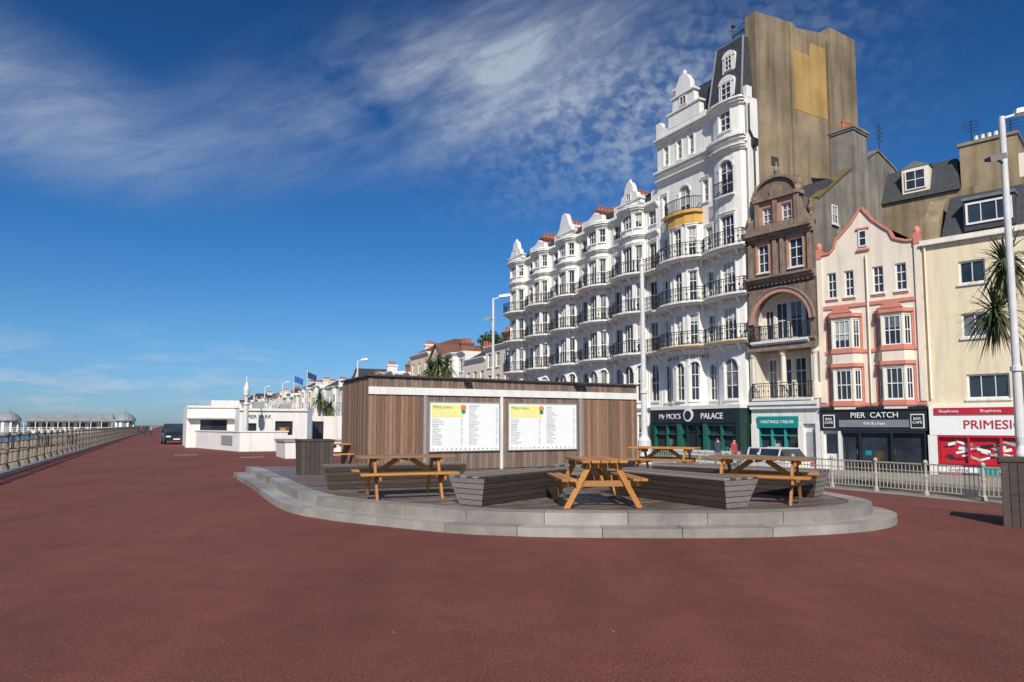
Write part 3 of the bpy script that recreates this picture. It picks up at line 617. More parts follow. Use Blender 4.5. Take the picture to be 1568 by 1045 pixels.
# ---------------------------------------------------------------- ground
def build_ground():
    m=bpy.data.materials.new('red_asphalt'); m.use_nodes=True; nt=m.node_tree;N=nt.nodes;L=nt.links;b=N['Principled BSDF']; b.inputs['Roughness'].default_value=.85
    b.inputs['Specular IOR Level'].default_value=.3
    tc=N.new('ShaderNodeTexCoord')
    def noise(s,d=6,r=.6,sc=None):
        n=N.new('ShaderNodeTexNoise'); n.inputs['Scale'].default_value=s;n.inputs['Detail'].default_value=d;n.inputs['Roughness'].default_value=r
        if sc:
            mp=N.new('ShaderNodeMapping'); mp.inputs['Rotation'].default_value=(0,0,math.radians(-27)); mp.inputs['Scale'].default_value=sc; L.new(tc.outputs['Object'],mp.inputs[0]); L.new(mp.outputs[0],n.inputs['Vector'])
        else: L.new(tc.outputs['Object'],n.inputs['Vector'])
        return n.outputs['Fac']
    def mr(i,a,b_,c,d):
        q=N.new('ShaderNodeMapRange'); q.inputs[1].default_value=a;q.inputs[2].default_value=b_;q.inputs[3].default_value=c;q.inputs[4].default_value=d; L.new(i,q.inputs[0]); return q.outputs[0]
    def mul(a,b_):
        q=N.new('ShaderNodeMath');q.operation='MULTIPLY';L.new(a,q.inputs[0]);L.new(b_,q.inputs[1]);return q.outputs[0]
    v2=N.new('ShaderNodeTexVoronoi'); v2.inputs['Scale'].default_value=1.7; L.new(tc.outputs['Object'],v2.inputs['Vector'])
    f=mul(mr(noise(.30,4),.3,.7,.86,1.14),mr(noise(2.2,6,.7),.3,.7,.86,1.14)); f=mul(f,mr(noise(48,4,.8),.3,.7,.35,1.65))
    f=mul(f,mr(noise(.9,7,.75),.62,.76,1,.66)); f=mul(f,mr(noise(.9,5,.6,(1.2,.12,1)),.35,.7,.90,1.12))
    mx=N.new('ShaderNodeMix');mx.data_type='RGBA'; mx.inputs[6].default_value=(.150,.043,.034,1);mx.inputs[7].default_value=(.178,.060,.047,1); L.new(noise(.8,3),mx.inputs[0])
    sp=N.new('ShaderNodeMix');sp.data_type='RGBA'; L.new(mr(v2.outputs['Distance'],.014,.022,1,0),sp.inputs[0]); L.new(mx.outputs[2],sp.inputs[6]); sp.inputs[7].default_value=(.34,.27,.23,1)
    sp2=N.new('ShaderNodeMix');sp2.data_type='RGBA'; L.new(mr(noise(70,2,.5),.64,.70,0,.7),sp2.inputs[0]); L.new(sp.outputs[2],sp2.inputs[6]); sp2.inputs[7].default_value=(.34,.20,.16,1)
    sc=N.new('ShaderNodeVectorMath');sc.operation='SCALE';L.new(sp2.outputs[2],sc.inputs[0]);L.new(f,sc.inputs['Scale']);L.new(sc.outputs[0],b.inputs['Base Color'])
    bp=N.new('ShaderNodeBump');bp.inputs['Strength'].default_value=.8;bp.inputs['Distance'].default_value=.01;L.new(noise(90,2),bp.inputs['Height']);L.new(bp.outputs[0],b.inputs['Normal'])
    beach=mat('shingle_beach',(.26,.19,.12),.95,0,1.5,.6,c2=(.42,.32,.21),bsc=20)
    road=mat('road_asphalt',(.055,.055,.057),.85,.2,2,.3); pave=mat('paving',(.27,.25,.23),.85,.15,1.2,.2); land=mat('land',(.10,.10,.06),.95,.3,.05)
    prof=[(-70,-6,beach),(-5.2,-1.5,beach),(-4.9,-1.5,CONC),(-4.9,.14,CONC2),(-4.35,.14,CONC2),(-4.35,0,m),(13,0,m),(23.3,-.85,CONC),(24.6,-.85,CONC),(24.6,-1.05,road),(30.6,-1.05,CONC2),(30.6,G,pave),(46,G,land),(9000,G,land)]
    g=MB(); ss=[-400,0,60,200,600,1500,9000]
    for (a,za,mm),(c,zc,_) in zip(prof,prof[1:]):
        for s0,s1 in zip(ss,ss[1:]): g.poly([W(a,s0,za),W(c,s0,zc),W(c,s1,zc),W(a,s1,za)],mm)
    g.obj('ground')
    sea=MB(); sm=mat('sea_water',(.03,.09,.12),.3,.25,.05,.6,bsc=.6); sea.poly([W(-30,-9000,-4.6),W(-30,30000,-4.6),W(-30000,30000,-4.6),W(-30000,-9000,-4.6)],sm); sea.obj('sea')
    mk=MB(); 
    for s in range(-30,300,6): mk.poly([W(27.7,s,-1.046),W(27.85,s,-1.046),W(27.85,s+3,-1.046),W(27.7,s+3,-1.046)],WHITE2)
    for p in (30.2,30.35): mk.poly([W(p,-50,-1.046),W(p+.07,-50,-1.046),W(p+.07,300,-1.046),W(p,300,-1.046)],YEL)
    mk.obj('road_markings')
    dr=MB()
    for p,s in ((.6,41),(3.5,36.5)):
        P=Path([W(p,s),W(p+1.1,s)]); pbox(dr,P,0,1.1,-.45,0,.001,.012,GALV)
        for k in range(9): pbox(dr,P,.07+k*.11,.12+k*.11,-.42,-.03,.012,.016,BLACKP)
    dr.obj('drain_cover')
build_ground()
# ---------------------------------------------------------------- platform
def catmull(pts,n=8):
    out=[]
    for i in range(len(pts)-1):
        p0=pts[max(0,i-1)];p1=pts[i];p2=pts[i+1];p3=pts[min(len(pts)-1,i+2)]
        for k in range(n):
            t=k/n; out.append(tuple(.5*((2*p1[j])+(-p0[j]+p2[j])*t+(2*p0[j]-5*p1[j]+4*p2[j]-p3[j])*t*t+(-p0[j]+3*p1[j]-3*p2[j]+p3[j])*t**3) for j in (0,1)))
    out.append(pts[-1]); return out
def build_platform():
    r=root('stepped_seating_platform',(0,16,0))
    o=[(-8.7,21.5),(-6.5,17.3),(-4.45,13.3),(-3.3,11.9),(-1.95,10.95),(-.82,10.3),(.34,9.98),(1.66,9.88),(2.97,9.88),(4.0,10.02),(5.2,10.4),(5.95,10.9),(6.45,11.6),(6.62,12.5),(6.5,14),(6.3,16.5),(6.0,19),(5.2,22.5),(3.0,27.3)]
    c=catmull(o,8); P=Path(c)
    def tier(name,n0,n1,z0,z1,mats,L=1.25):
        t=MB(); u=0
        while u<P.L-.05:
            e=min(P.L,u+L*U(.9,1.1))
            pbox(t,P,u+.005,e-.005,n0,n1+U(-.004,.004),z0,z1+U(-.003,.003),random.choice(mats)); u=e
        return t.obj(name,r,bevel=.008)
    tier('lower_step',-.40,0,-.3,.13,[CONC,CONC2,CONC2])
    tier('upper_step',-.72,-.36,-.3,.30,[CONC,CONC,CONC2])
    dk=bpy.data.materials.new('deck_boards'); dk.use_nodes=True; nt=dk.node_tree;N=nt.nodes;L=nt.links;b=N['Principled BSDF'];b.inputs['Roughness'].default_value=.5
    tc=N.new('ShaderNodeTexCoord');mp=N.new('ShaderNodeMapping');mp.inputs['Rotation'].default_value=(0,0,-math.radians(27));L.new(tc.outputs['Object'],mp.inputs[0])
    br=N.new('ShaderNodeTexBrick');br.inputs['Scale'].default_value=1;br.inputs['Brick Width'].default_value=2.4;br.inputs['Row Height'].default_value=.14;br.inputs['Mortar Size'].default_value=.006;br.inputs['Color1'].default_value=(.11,.085,.072,1);br.inputs['Color2'].default_value=(.20,.165,.145,1);br.inputs['Mortar'].default_value=(.02,.018,.016,1);L.new(mp.outputs[0],br.inputs['Vector'])
    n=N.new('ShaderNodeTexNoise');n.inputs['Scale'].default_value=3;n.inputs['Detail'].default_value=8;L.new(tc.outputs['Object'],n.inputs['Vector'])
    q=N.new('ShaderNodeMapRange');q.inputs[1].default_value=.3;q.inputs[2].default_value=.7;q.inputs[3].default_value=.7;q.inputs[4].default_value=1.3;L.new(n.outputs['Fac'],q.inputs[0])
    s=N.new('ShaderNodeVectorMath');s.operation='SCALE';L.new(br.outputs['Color'],s.inputs[0]);L.new(q.outputs[0],s.inputs['Scale']);L.new(s.outputs[0],b.inputs['Base Color'])
    bp=N.new('ShaderNodeBump');bp.inputs['Distance'].default_value=.01;bp.inputs['Strength'].default_value=.6;L.new(br.outputs['Fac'],bp.inputs['Height']);bp.invert=True;L.new(bp.outputs[0],b.inputs['Normal'])
    d=MB(); pts=[P.at(u,-.70,.290) for u in [P.L*i/150 for i in range(151)]]; d.poly(pts,dk); d.poly([(x,y,-.3) for x,y,z in pts][::-1],dk)
    a,c2=pts[0],pts[-1]; d.poly([a,c2,(c2[0],c2[1],-.3),(a[0],a[1],-.3)],CONC); d.obj('deck',r)
build_platform()
DZ=.294
# ---------------------------------------------------------------- cabin
def build_cabin():
    st=(-3.98,19.0); r=root('timber_menu_kiosk',(0,21,DZ)); L_=9.22
    ang=math.pi/2+math.radians(27); P=local(st,ang,[(0,0),(L_,0)]); D=3.2
    b=MB(); Z1=3.02
    pbox(b,P,.03,L_-.03,-D,-.03,DZ,Z1-.06,GW[0])
    def planks(Q,u0,u1,z0,z1,ms,w=.115,n=.0):
        k=max(1,round((u1-u0)/w)); w=(u1-u0)/k
        for i in range(k): 
            j=U(-.005,.008); pbox(b,Q,u0+i*w+.005,u0+(i+1)*w-.005,n-.028,n+j,z0,z1,random.choice(ms))
    planks(P,0,1.6,DZ+.02,2.47,VW); planks(P,6.98,L_,DZ+.02,2.47,VW)
    planks(P,1.68,4.06,DZ+.02,2.47,GW,.1,-.008); planks(P,4.17,6.9,DZ+.02,2.47,GW,.1,-.008)
    planks(P,0,L_,2.69,Z1-.08,GW,.12)
    S=local(P.at(L_,0,0)[:2],ang+math.pi/2,[(0,0),(D,0)]); planks(S,0,D,DZ+.02,Z1-.08,VW)
    S2=local(P.at(0,-D,0)[:2],ang-math.pi/2,[(0,0),(D,0)]); planks(S2,0,D,DZ+.02,Z1-.08,VW)
    b.obj('cladding',r)
    t=MB(); pbox(t,P,-.02,L_+.02,-.02,.045,2.47,2.68,WHITE2)
    for u in (1.6,4.06,6.9): pbox(t,P,u,u+.09,-.03,.03,DZ,2.47,GALV if u!=4.06 else WHITE2)
    t.hexa([P.at(-.06,.08,Z1-.05),P.at(L_+.06,.08,Z1-.09),P.at(L_+.06,-D-.05,Z1-.09),P.at(-.06,-D-.05,Z1-.05),P.at(-.06,.08,Z1+.0),P.at(L_+.06,.08,Z1-.04),P.at(L_+.06,-D-.05,Z1-.04),P.at(-.06,-D-.05,Z1+.0)],BW[0])
    pbox(t,P,6.7,7.1,.03,.22,2.86,2.94,BLACKP); pbox(t,P,2.85,3.05,.03,.2,2.85,2.93,BLACKP)
    t.obj('trim_and_roof',r)
    items=['Tea','Coffee','Latte','Mocha','Hot chocolate','Espresso','Ice cream','Milkshake','Smoothie','Baguette','Panini','Fish & chips','Sausage roll','Crisps','Cake slice','Pasty','Soup & roll','Jacket potato','Salad bowl','Lemonade','Water','Muffin','Flapjack','Waffle','Cookie']
    for n,(a,c) in enumerate(((1.79,4.0),(4.34,6.76))):
        m=MB(); z0,z1=.86,2.26
        pbox(m,P,a,c,.012,.045,z0,z1,SIGNW)
        for q in ((a-.03,a),(c,c+.03)): pbox(m,P,q[0],q[1],.005,.055,z0-.03,z1+.03,GALV)
        for q in ((z0-.03,z0),(z1,z1+.03)): pbox(m,P,a,c,.005,.055,q[0],q[1],GALV)
        w=c-a; pbox(m,P,a+.04,a+w*.48,.046,.049,z1-.42,z1-.05,YEL)
        ring(m,P,a+w*.47,z1-.14,0,.09,.05,.054,ORG,14,0,2*math.pi); ring(m,P,a+w*.47,z1-.25,0,.07,.05,.055,TEAL,12,0,2*math.pi)
        for k in range(15): ring(m,P,a+.1+k*(w-.2)/14,z0+.05,0,.022,.046,.05,random.choice([ORG,TXTG,TEAL,RED]),6,0,2*math.pi)
        m.obj('menu_board',r)
        text('Milos menu',P,a+.08,.05,z1-.13,.13,TXTG,r,'menu_heading','LEFT',.001)
        LG=mat('menu_text_grey',(.22,.25,.25),.5,0,1)
        for col in range(2):
            x=a+.07+col*w*.52
            for j in range(24):
                if j%6==0: 
                    if not(col==0 and j<7): text(random.choice(['HOT DRINKS','SNACKS','SANDWICHES','COLD DRINKS']),P,x,.05,z1-.09-j*.049,.05,ORG if j%12 else TEAL,r,'menu_line','LEFT',.001)
                    continue
                if col==0 and j<8: continue
                text(random.choice(items)+' '+random.choice(items).lower(),P,x,.05,z1-.09-j*.049,.036,LG,r,'menu_line','LEFT',.001)
                text('%.2f'%U(1,8),P,x+w*.40,.05,z1-.09-j*.049,.036,LG,r,'menu_price','LEFT',.001)
build_cabin()
# ---------------------------------------------------------------- furniture
def put(mb,name,loc,rot=0,bevel=0,smooth=False):
    o=mb.obj(name,None,smooth,bevel); o.location=loc; o.rotation_euler=(0,0,rot); return o
def picnic(loc,rot,top=TW,Lh=.85):
    b=MB(); Y=.84
    for i in range(5): 
        y=(-.35+i*.175)*Y; b.box(-Lh+U(-.01,.01),Lh+U(-.01,.01),y-.066,y+.066,.715,.755+U(-.002,.002),random.choice(top))
    for sg in (-1,1):
        for j in (0,1): y=sg*(.60+j*.15)*Y; b.box(-Lh+U(-.01,.01),Lh+U(-.01,.01),y-.057,y+.057,.43,.47,random.choice(TW))
    for x in (-.58,.58):
        for sg in (-1,1): b.hexa([(x-.022,sg*.70*Y-.05,0),(x+.022,sg*.70*Y-.05,0),(x+.022,sg*.70*Y+.05,0),(x-.022,sg*.70*Y+.05,0),(x-.022,sg*.24*Y-.05,.712),(x+.022,sg*.24*Y-.05,.712),(x+.022,sg*.24*Y+.05,.712),(x-.022,sg*.24*Y+.05,.712)],random.choice(TW))
        b.box(x+.024,x+.066,-.78*Y,.78*Y,.335,.428,random.choice(TW)); b.box(x+.024,x+.066,-.38*Y,.38*Y,.62,.712,random.choice(TW))
    b.beam((-.54,0,.40),(-.12,0,.70),.045,.09,TW[0]); b.beam((.56,0,.40),(.12,0,.70),.045,.09,TW[1]); b.box(-.02,.02,-.3,.3,.67,.713,TW[0])
    return put(b,'picnic_table',loc,rot,.005)
rd=math.radians
picnic((-2.0,12.75,DZ),rd(20),TG,.88); picnic((1.38,11.5,DZ),rd(96),TW,.75); picnic((4.35,12.1,DZ),rd(-30),TG,.9)
picnic((-5.25,21.0,DZ),rd(12)); picnic((3.9,17.6,DZ),rd(-28)); picnic((-4.2,23.2,DZ),rd(27))
def bench(loc,rot,L_=2.4,wt=.74,wb=.48,h=.45):
    b=MB(); rows=5; rh=h/rows
    def hw(z): return (wb+(wt-wb)*z/h)/2
    def hl(z): return (L_-(.22)*(1-z/h))/2
    for k in range(rows):
        z0=k*rh+.004; z1=(k+1)*rh-.004; a0,a1,l0,l1=hw(z0),hw(z1),hl(z0),hl(z1)
        b.hexa([(-l0,-a0,z0),(l0,-a0,z0),(l0,a0,z0),(-l0,a0,z0),(-l1,-a1,z1),(l1,-a1,z1),(l1,a1,z1),(-l1,a1,z1)],BW[k%2],BG[k%2])
    b.box(-hl(0)+.06,hl(0)-.06,-hw(0)+.05,hw(0)-.05,.0,h-.01,BLACKP)
    n=6; w=wt/n
    for i in range(n): b.box(-L_/2+U(-.006,.006),L_/2+U(-.006,.006),-wt/2+i*w+.004,-wt/2+(i+1)*w-.004,h,h+.035,random.choice(BG if i%2 else BW))
    return put(b,'timber_bench',loc,rot,.005)
def bench2(a,c,**k):
    a=Vector(a);c=Vector(c);m=(a+c)/2;d=c-a; return bench((m.x,m.y,DZ),math.atan2(d.y,d.x),L_=d.length,**k)
bench2((-.75,11.25),(.75,13.2),wt=.78); bench2((3.62,10.85),(2.05,13.4),wt=.8)
bench2((-3.9,14.2),(-1.1,15.2)); bench2((5.75,12.7),(3.2,14.9)); bench2((1.2,14.3),(2.6,16.3))
def plank_bin(name,loc,rot,w,d,h,flare=.0,m=BW):
    b=MB()
    for side in range(4):
        ca,sa=math.cos(side*math.pi/2),math.sin(side*math.pi/2); ww,dd=(w,d) if side%2==0 else (d,w); n=max(3,round(ww/.11)); q=ww/n
        for i in range(n):
            x0=-ww/2+i*q+.004;x1=-ww/2+(i+1)*q-.004; k=1+flare
            pts=[(x0,-dd/2,0),(x1,-dd/2,0),(x1,-dd/2+.03,0),(x0,-dd/2+.03,0),(x0*k,-dd/2*k,h),(x1*k,-dd/2*k,h),(x1*k,-dd/2*k+.03,h),(x0*k,-dd/2*k+.03,h)]
            b.hexa([(x*ca-y*sa,x*sa+y*ca,z) for x,y,z in pts],random.choice(m))
    b.box(-w/2+.05,w/2-.05,-d/2+.05,d/2-.05,.02,h-.06,BLACKP)
    b.box(-w/2*(1+flare)-.02,w/2*(1+flare)+.02,-d/2*(1+flare)-.02,d/2*(1+flare)+.02,h,h+.05,BW[0])
    return put(b,name,loc,rot,.003)
plank_bin('timber_litter_bin',(-5.35,18.6,DZ),rd(27),.8,.8,.88,.08)
plank_bin('timber_planter',(8.62,11.1,0),rd(-36),1.2,1.1,1.02,.0)
def lamp(loc,h,rot=0,head=1,flood=False,base=.26,name='street_lamp',thick=1.):
    b=MB(); k=thick; b.lathe((0,0,0),[(base*1.35,0),(base*1.35,.1),(base*1.1,.2),(base,1.2),(base*.95,1.5),(base*.55,1.75),(.10*k,2.0),(.085*k,4),(.08*k,4.02),(.065*k,h-.3),(.055*k,h)],POLE,14)
    b.lathe((0,0,0),[(.12*k,3.98),(.12*k,4.12),(.085*k,4.14)],POLE,12)
    if head:
        b.beam((0,0,h-.06),(.55,0,h+.08),.06,.06,POLE)
        pts=[(.35,-.13,h+.03),(1.15,-.16,h+.13),(1.15,.16,h+.13),(.35,.13,h+.03),(.4,-.08,h+.2),(1.05,-.1,h+.3),(1.05,.1,h+.3),(.4,.08,h+.2)]
        b.hexa(pts,POLE); b.hexa([(x*.96+.03,y*.8,z-.03 if i<4 else h+.09+.1*(x-.35)) for i,(x,y,z) in enumerate(pts)],GLASS3)
    else:
        b.lathe((0,0,h),[(.09,0),(.13,.06),(.13,.12),(.05,.3),(.01,.5)],POLE,10)
        b.box(-.25,.25,-.05,.05,h-1.2,h-.9,IRON)
    if flood:
        b.beam((0,0,h-1.5),(-.35,-.2,h-1.4),.05,.05,IRON); b.hexa([(-.6,-.5,h-1.6),(-.15,-.5,h-1.5),(-.15,-.1,h-1.35),(-.6,-.1,h-1.45),(-.6,-.45,h-1.4),(-.15,-.45,h-1.3),(-.15,-.1,h-1.25),(-.6,-.1,h-1.35)],IRON)
    return put(b,name,loc,rot)
lamp((15.2,20.5,-.75),11.9,rd(-10),flood=True,base=.16,thick=1.35)
lamp((6.95,36,-.7),10.8,0,head=0,base=.36,thick=1.7)
lamp((-1.25,45,-.55),10.6,rd(0),flood=True,base=.22,thick=1.2); lamp((-17.7,78,-.6),9.6,rd(10),base=.22,thick=1.4); lamp((-50,138,-.6),9.9,0,base=.22,thick=1.6)
lamp((-74,190,-.6),10,0,base=.2,thick=1.6); lamp((-37,110,-.6),9,0,base=.2,thick=1.5)
b=MB(); b.lathe((0,0,0),[(.35,0),(.35,.3),(.2,.5),(.15,2.9),(.22,3.0),(.10,3.1),(.10,3.5),(.18,3.6),(.20,4.0),(.15,4.2),(.04,4.5),(.03,4.9)],POLE,12); put(b,'promenade_lantern_post',(-17.7,45.5,0))
def railing(name,p,s0,s1,zb,m,h=1.15,sp=1.9,rails=(.2,.55,.9),ups=2,ball=True,pr=.045):
    b=MB(); n=int((s1-s0)/sp)
    for i in range(n+1):
        s=s0+i*sp; far=s>90
        b.lathe(W(p,s,zb),[(pr*1.8,0),(pr*1.8,.12),(pr,.16),(pr,h*.55),(pr*1.4,h*.57),(pr*1.4,h*.62),(pr,h*.64),(pr*.9,h-.02)]+([(pr*1.5,h+.02),(pr*1.6,h+.07),(pr,h+.12),(.01,h+.14)] if ball else []),m,8 if not far else 5)
        if i<n:
            for k in range(1,ups+1): 
                q=s+sp*k/(ups+1); b.beam(W(p,q,zb+rails[0]),W(p,q,zb+h-.03),.022,.022,m)
    for z in list(rails)+[h-.02]: b.beam(W(p,s0,zb+z),W(p,s1,zb+z),.05 if z>h-.1 else .032,.05 if z>h-.1 else .032,m)
    b.obj(name)
railing('seafront_railing',-4.6,6,320,.14,RAILL,h=1.12,sp=2.0,ups=1,pr=.055)
railing('roadside_railing',24.0,-4,66,-.85,RAILC,h=1.1,sp=1.9,rails=(.15,.82),ups=12,ball=True,pr=.05)
# ---------------------------------------------------------------- low white cafe building
def build_pp():
    r=root('white_cafe_building',W(5,50)); w=MB();t=MB()
    def blk(p0,p1,s0,s1,z1,wins=(),m=WHITE):
        P=Path([W(p0,s0),W(p1,s0)]); wall(w,P,0,p1-p0,0,z1,[x for x in wins],m); body(w,P,s1-s0,0,z1,m,par=.12)
        for x in wins: win(t,P,x,bars=(1,0),wallm=m,fr=BLACKP,sill=False,gl=GLASS,dep=.1)
        return P
    P=blk(4.7,9.6,51,60,2.75,[(.35,1.15,.9,1.75),(2.4,3.6,.9,1.9)])
    pbox(t,P,0,4.9,.0,.12,2.62,2.78,WHITE2)
    pbox(t,P,2.6,3.4,-.02,.02,1.1,1.5,STAIN); pbox(t,P,2.75,3.1,-.015,.03,1.15,1.42,ORG)
    text('PIER PARK',P,1.3,.03,2.2,.36,TXTD,r,'sign_text')
    P2=blk(1.5,5.0,54.5,64,3.0,[(.9,2.7,.9,2.0)]); pbox(t,P2,0,3.5,0,.1,2.88,3.02,WHITE2); pbox(t,P2,.0,3.1,.0,.5,2.1,2.2,WHITE2)
    blk(3.2,5.2,56.5,60,3.5); blk(1.75,2.2,58,66,2.5); blk(9.6,13,53,60,2.3,[(.5,1.3,0,1.9)])
    pbox(t,P,4.9-.3,4.9,.0,.3,.0,2.9,mat('blue_grey_panel',(.25,.30,.36),.5))
    for u,n_,h in ((3.2,-4,.45),(1.5,-6,.7)): pbox(t,P,u,u+.8,n_,n_+.6,2.6,2.75+h,GALV)
    P5=Path([W(1.75,56),W(4.2,44.8),W(7.0,44.8),W(7.0,47)]); pbox(w,P5,0,P5.L,-.25,0,0,1.18,WHITE); pbox(t,P5,0,P5.L,-.3,.05,1.18,1.26,WHITE2)
    a=P5.S[1]; pbox(t,P5,a-3.6,a-1.4,.003,.03,.35,.95,mat('grey_louvre',(.28,.29,.30),.5))
    w.obj('walls',r);t.obj('windows_and_trim',r)
    q=MB(); Z=Path([W(5.3,34.4),W(6.2,34.4)]); q.hexa([Z.at(0,0,0),Z.at(.9,0,0),Z.at(.9,-3,0),Z.at(0,-3,0),Z.at(-.05,.0,.8),Z.at(.95,.0,.8),Z.at(.95,-3,.8),Z.at(-.05,-3,.8)],WHITE)
    q.hexa([Z.at(-.1,.06,.8),Z.at(1,.06,.8),Z.at(1,-3.1,.8),Z.at(-.1,-3.1,.8),Z.at(-.1,.06,.9),Z.at(1,.06,.9),Z.at(1,-3.1,.9),Z.at(-.1,-3.1,.9)],CONC2); q.obj('low_planter_wall')
    q=MB(); Z=Path([W(6.6,37),W(12.6,37)]); pbox(q,Z,0,6,-.4,0,0,.75,WHITE); pbox(q,Z,-.05,6.05,-.45,.05,.75,.83,CONC2); q.obj('low_white_wall')
build_pp()
# ---------------------------------------------------------------- pier
def build_pier():
    r=root('pier',W(-30,160)); b=MB(); PC=mat('pier_steel',(.20,.21,.22),.7,.3,1); RF=mat('pier_roof_grey',(.24,.255,.27),.6,.2,1)
    P=Path([W(-170,156),W(-4.8,156)]); X=lambda p:p+170
    pbox(b,P,0,165,-14,0,-.3,.1,PC)
    for k in range(34):
        for n in (-1,-7,-13): a=P.at(2+k*4.9,n,-6); b.beam(a,(a[0],a[1],-.3),.35,.35,PC)
    for k in range(110): a=P.at(1+k*1.5,-.1,.1); b.beam(a,(a[0],a[1],1.2),.07,.07,WHITE2)
    for z in (.5,.85,1.2): b.beam(P.at(0,-.1,z),P.at(165,-.1,z),.06,.06,WHITE2)
    pbox(b,P,X(-23.5),X(-9.2),-9,-5,.1,2.9,CREAM2)
    u0,u1=X(-24.2),X(-8.7)
    b.hexa([P.at(u0,-3.6,2.4),P.at(u1,-3.6,2.4),P.at(u1,-10,2.4),P.at(u0,-10,2.4),P.at(u0+.7,-6,3.9),P.at(u1-.7,-6,3.9),P.at(u1-.7,-8,3.9),P.at(u0+.7,-8,3.9)],RF)
    for k in range(9): u=u0+.4+k*1.83; a=P.at(u,-3.8,.1); b.beam(a,(a[0],a[1],2.5),.12,.12,WHITE2)
    for k in range(7): u=X(-23)+k*1.95; pbox(b,P,u,u+1.3,-5.0,-4.95,.7,2.1,GLASS)
    for p in (-6.9,-26.2):
        c=P.at(X(p),-4,0.1); b.lathe(c,[(1.55,0),(1.55,2.3),(2.0,2.35),(2.0,2.55),(1.7,3.1),(1.25,3.6),(.6,3.95),(.15,4.1),(.05,5.0)],RF,16)
        for k in range(8): 
            t=k*math.pi/4; b.beam((c[0]+1.57*math.cos(t),c[1]+1.57*math.sin(t),.3),(c[0]+1.57*math.cos(t),c[1]+1.57*math.sin(t),2.3),.5,.12,WHITE2)
    pbox(b,P,X(-60),X(-28.5),-9,-6,.1,1.6,ORG); pbox(b,P,X(-60),X(-28.5),-9.2,-5.8,1.6,1.75,WHITE2)
    b.obj('pier_deck_and_kiosks',r)
build_pier()
# ---------------------------------------------------------------- vehicles
def car(name,loc,rot,paint,L_=4.5,H=1.75,Wd=1.85,suv=True):
    hw=Wd/2; b=MB(); belt=.98 if suv else .88
    st=[(-L_/2,.45,hw*.86,.72,.80,hw*.78),(-L_/2+.12,.32,hw*.96,.8,belt-.02,hw*.86),(-L_/2+.35,.3,hw,.85,H-.35 if suv else belt+.05,hw*.78 ),(-L_/2+.75,.3,hw,.86,H-.05,hw*.72),(0,.3,hw,.86,H,hw*.74),(L_*.13,.3,hw,.86,H-.04,hw*.73),(L_*.30,.3,hw,.86,belt+.06,hw*.86),(L_*.44,.32,hw*.97,.8,belt-.06,hw*.84),(L_/2,.42,hw*.85,.66,.74,hw*.74)]
    secs=[]
    for x,z0,w,zs,zt,wt in st:
        zm=max(zs,min(belt,zt-.02)); secs.append([(x,-w*.94,z0),(x,-w,(z0+zs)/2),(x,-w*.985,zs),(x,-w*.93,zm),(x,-wt,zt),(x,wt,zt),(x,w*.93,zm),(x,w*.985,zs),(x,w,(z0+zs)/2),(x,w*.94,z0)])
    for i,(a,c) in enumerate(zip(secs,secs[1:])):
        for k in range(10):
            j=(k+1)%10; m=paint
            if k in (3,5) and 1<i<6: m=GLASS
            if k==4 and i in (1,2,5) : m=GLASS
            if k==9: m=BLACKP
            b.poly([a[k],c[k],c[j],a[j]],m)
    b.poly(secs[0][::-1],paint); b.poly(secs[-1],paint)
    for y in (-1,1):
        for x in (-L_/2+.78,-.15,L_*.14): b.beam((x,y*hw*.955,belt),(x-.02,y*hw*.75,H-.06),.07,.05,paint)
        b.beam((-L_/2+.7,y*hw*.74,H-.03),(L_*.14,y*hw*.74,H-.03),.06,.06,paint)
        b.box(L_*.17,L_*.17+.22,y*hw-.0 if y>0 else -hw-.18,y*hw+.18 if y>0 else -hw,belt-.02,belt+.16,paint)
        for x in (-L_*.31,L_*.32):
            k=len(b.v)
            for yy,rr in ((y*(hw-.2),.34),(y*(hw+.012),.34),(y*(hw+.02),.30),(y*(hw+.022),.22)):
                for t in range(18): b.v.append((x+rr*math.cos(t*math.pi/9),yy,.34+rr*math.sin(t*math.pi/9)))
            for q in range(3):
                for t in range(18): b.f.append([k+q*18+t,k+q*18+(t+1)%18,k+q*18+18+(t+1)%18,k+q*18+18+t]); b.m.append(b.mi(BLACKP))
            b.f.append([k+54+t for t in range(18)]); b.m.append(b.mi(GALV))
    LH=mat('headlamp_glass',(.7,.72,.74),.15,.05,4)
    for y in (-1,1): b.box(L_/2-.07,L_/2+.015,y*hw*.68-.18,y*hw*.68+.18,.6,.73,LH); b.box(-L_/2-.015,-L_/2+.05,y*hw*.72-.13,y*hw*.72+.13,.62,.85,RED)
    b.box(L_/2-.05,L_/2+.012,-hw*.45,hw*.45,.48,.68,BLACKP); b.box(L_/2-.02,L_/2+.025,-.26,.26,.38,.49,SIGNW); b.box(-L_/2-.02,-L_/2,-.26,.26,.55,.66,YEL)
    b.box(L_/2-.12,L_/2+.03,-hw*.82,hw*.82,.30,.40,BLACKP)
    return put(b,name,loc,rot,.03)
dk=mat('car_dark_paint',(.018,.02,.024),.25,.1,2); wp=mat('car_white_paint',(.75,.76,.77),.25,.03,2); bp_=mat('car_blue_paint',(.03,.08,.2),.25,.1,2); sp_=mat('car_silver_paint',(.4,.41,.42),.3,.1,2,metal=.5)
car('parked_car',(-29.3,59.5,0),rd(-90+27+4),dk)
SA=math.atan2(CS,-SN)
car('parked_car',W(27.2,25.0,-1.0),SA,wp,4.3,1.5,1.78,False)
for s,p,m in ((62,26.5,sp_),(75,28.9,bp_),(88,26.4,wp),(104,26.4,RED),(120,29,dk)): car('parked_car',W(p,s,-1.05),SA,m,4.3,1.5,1.78,False)
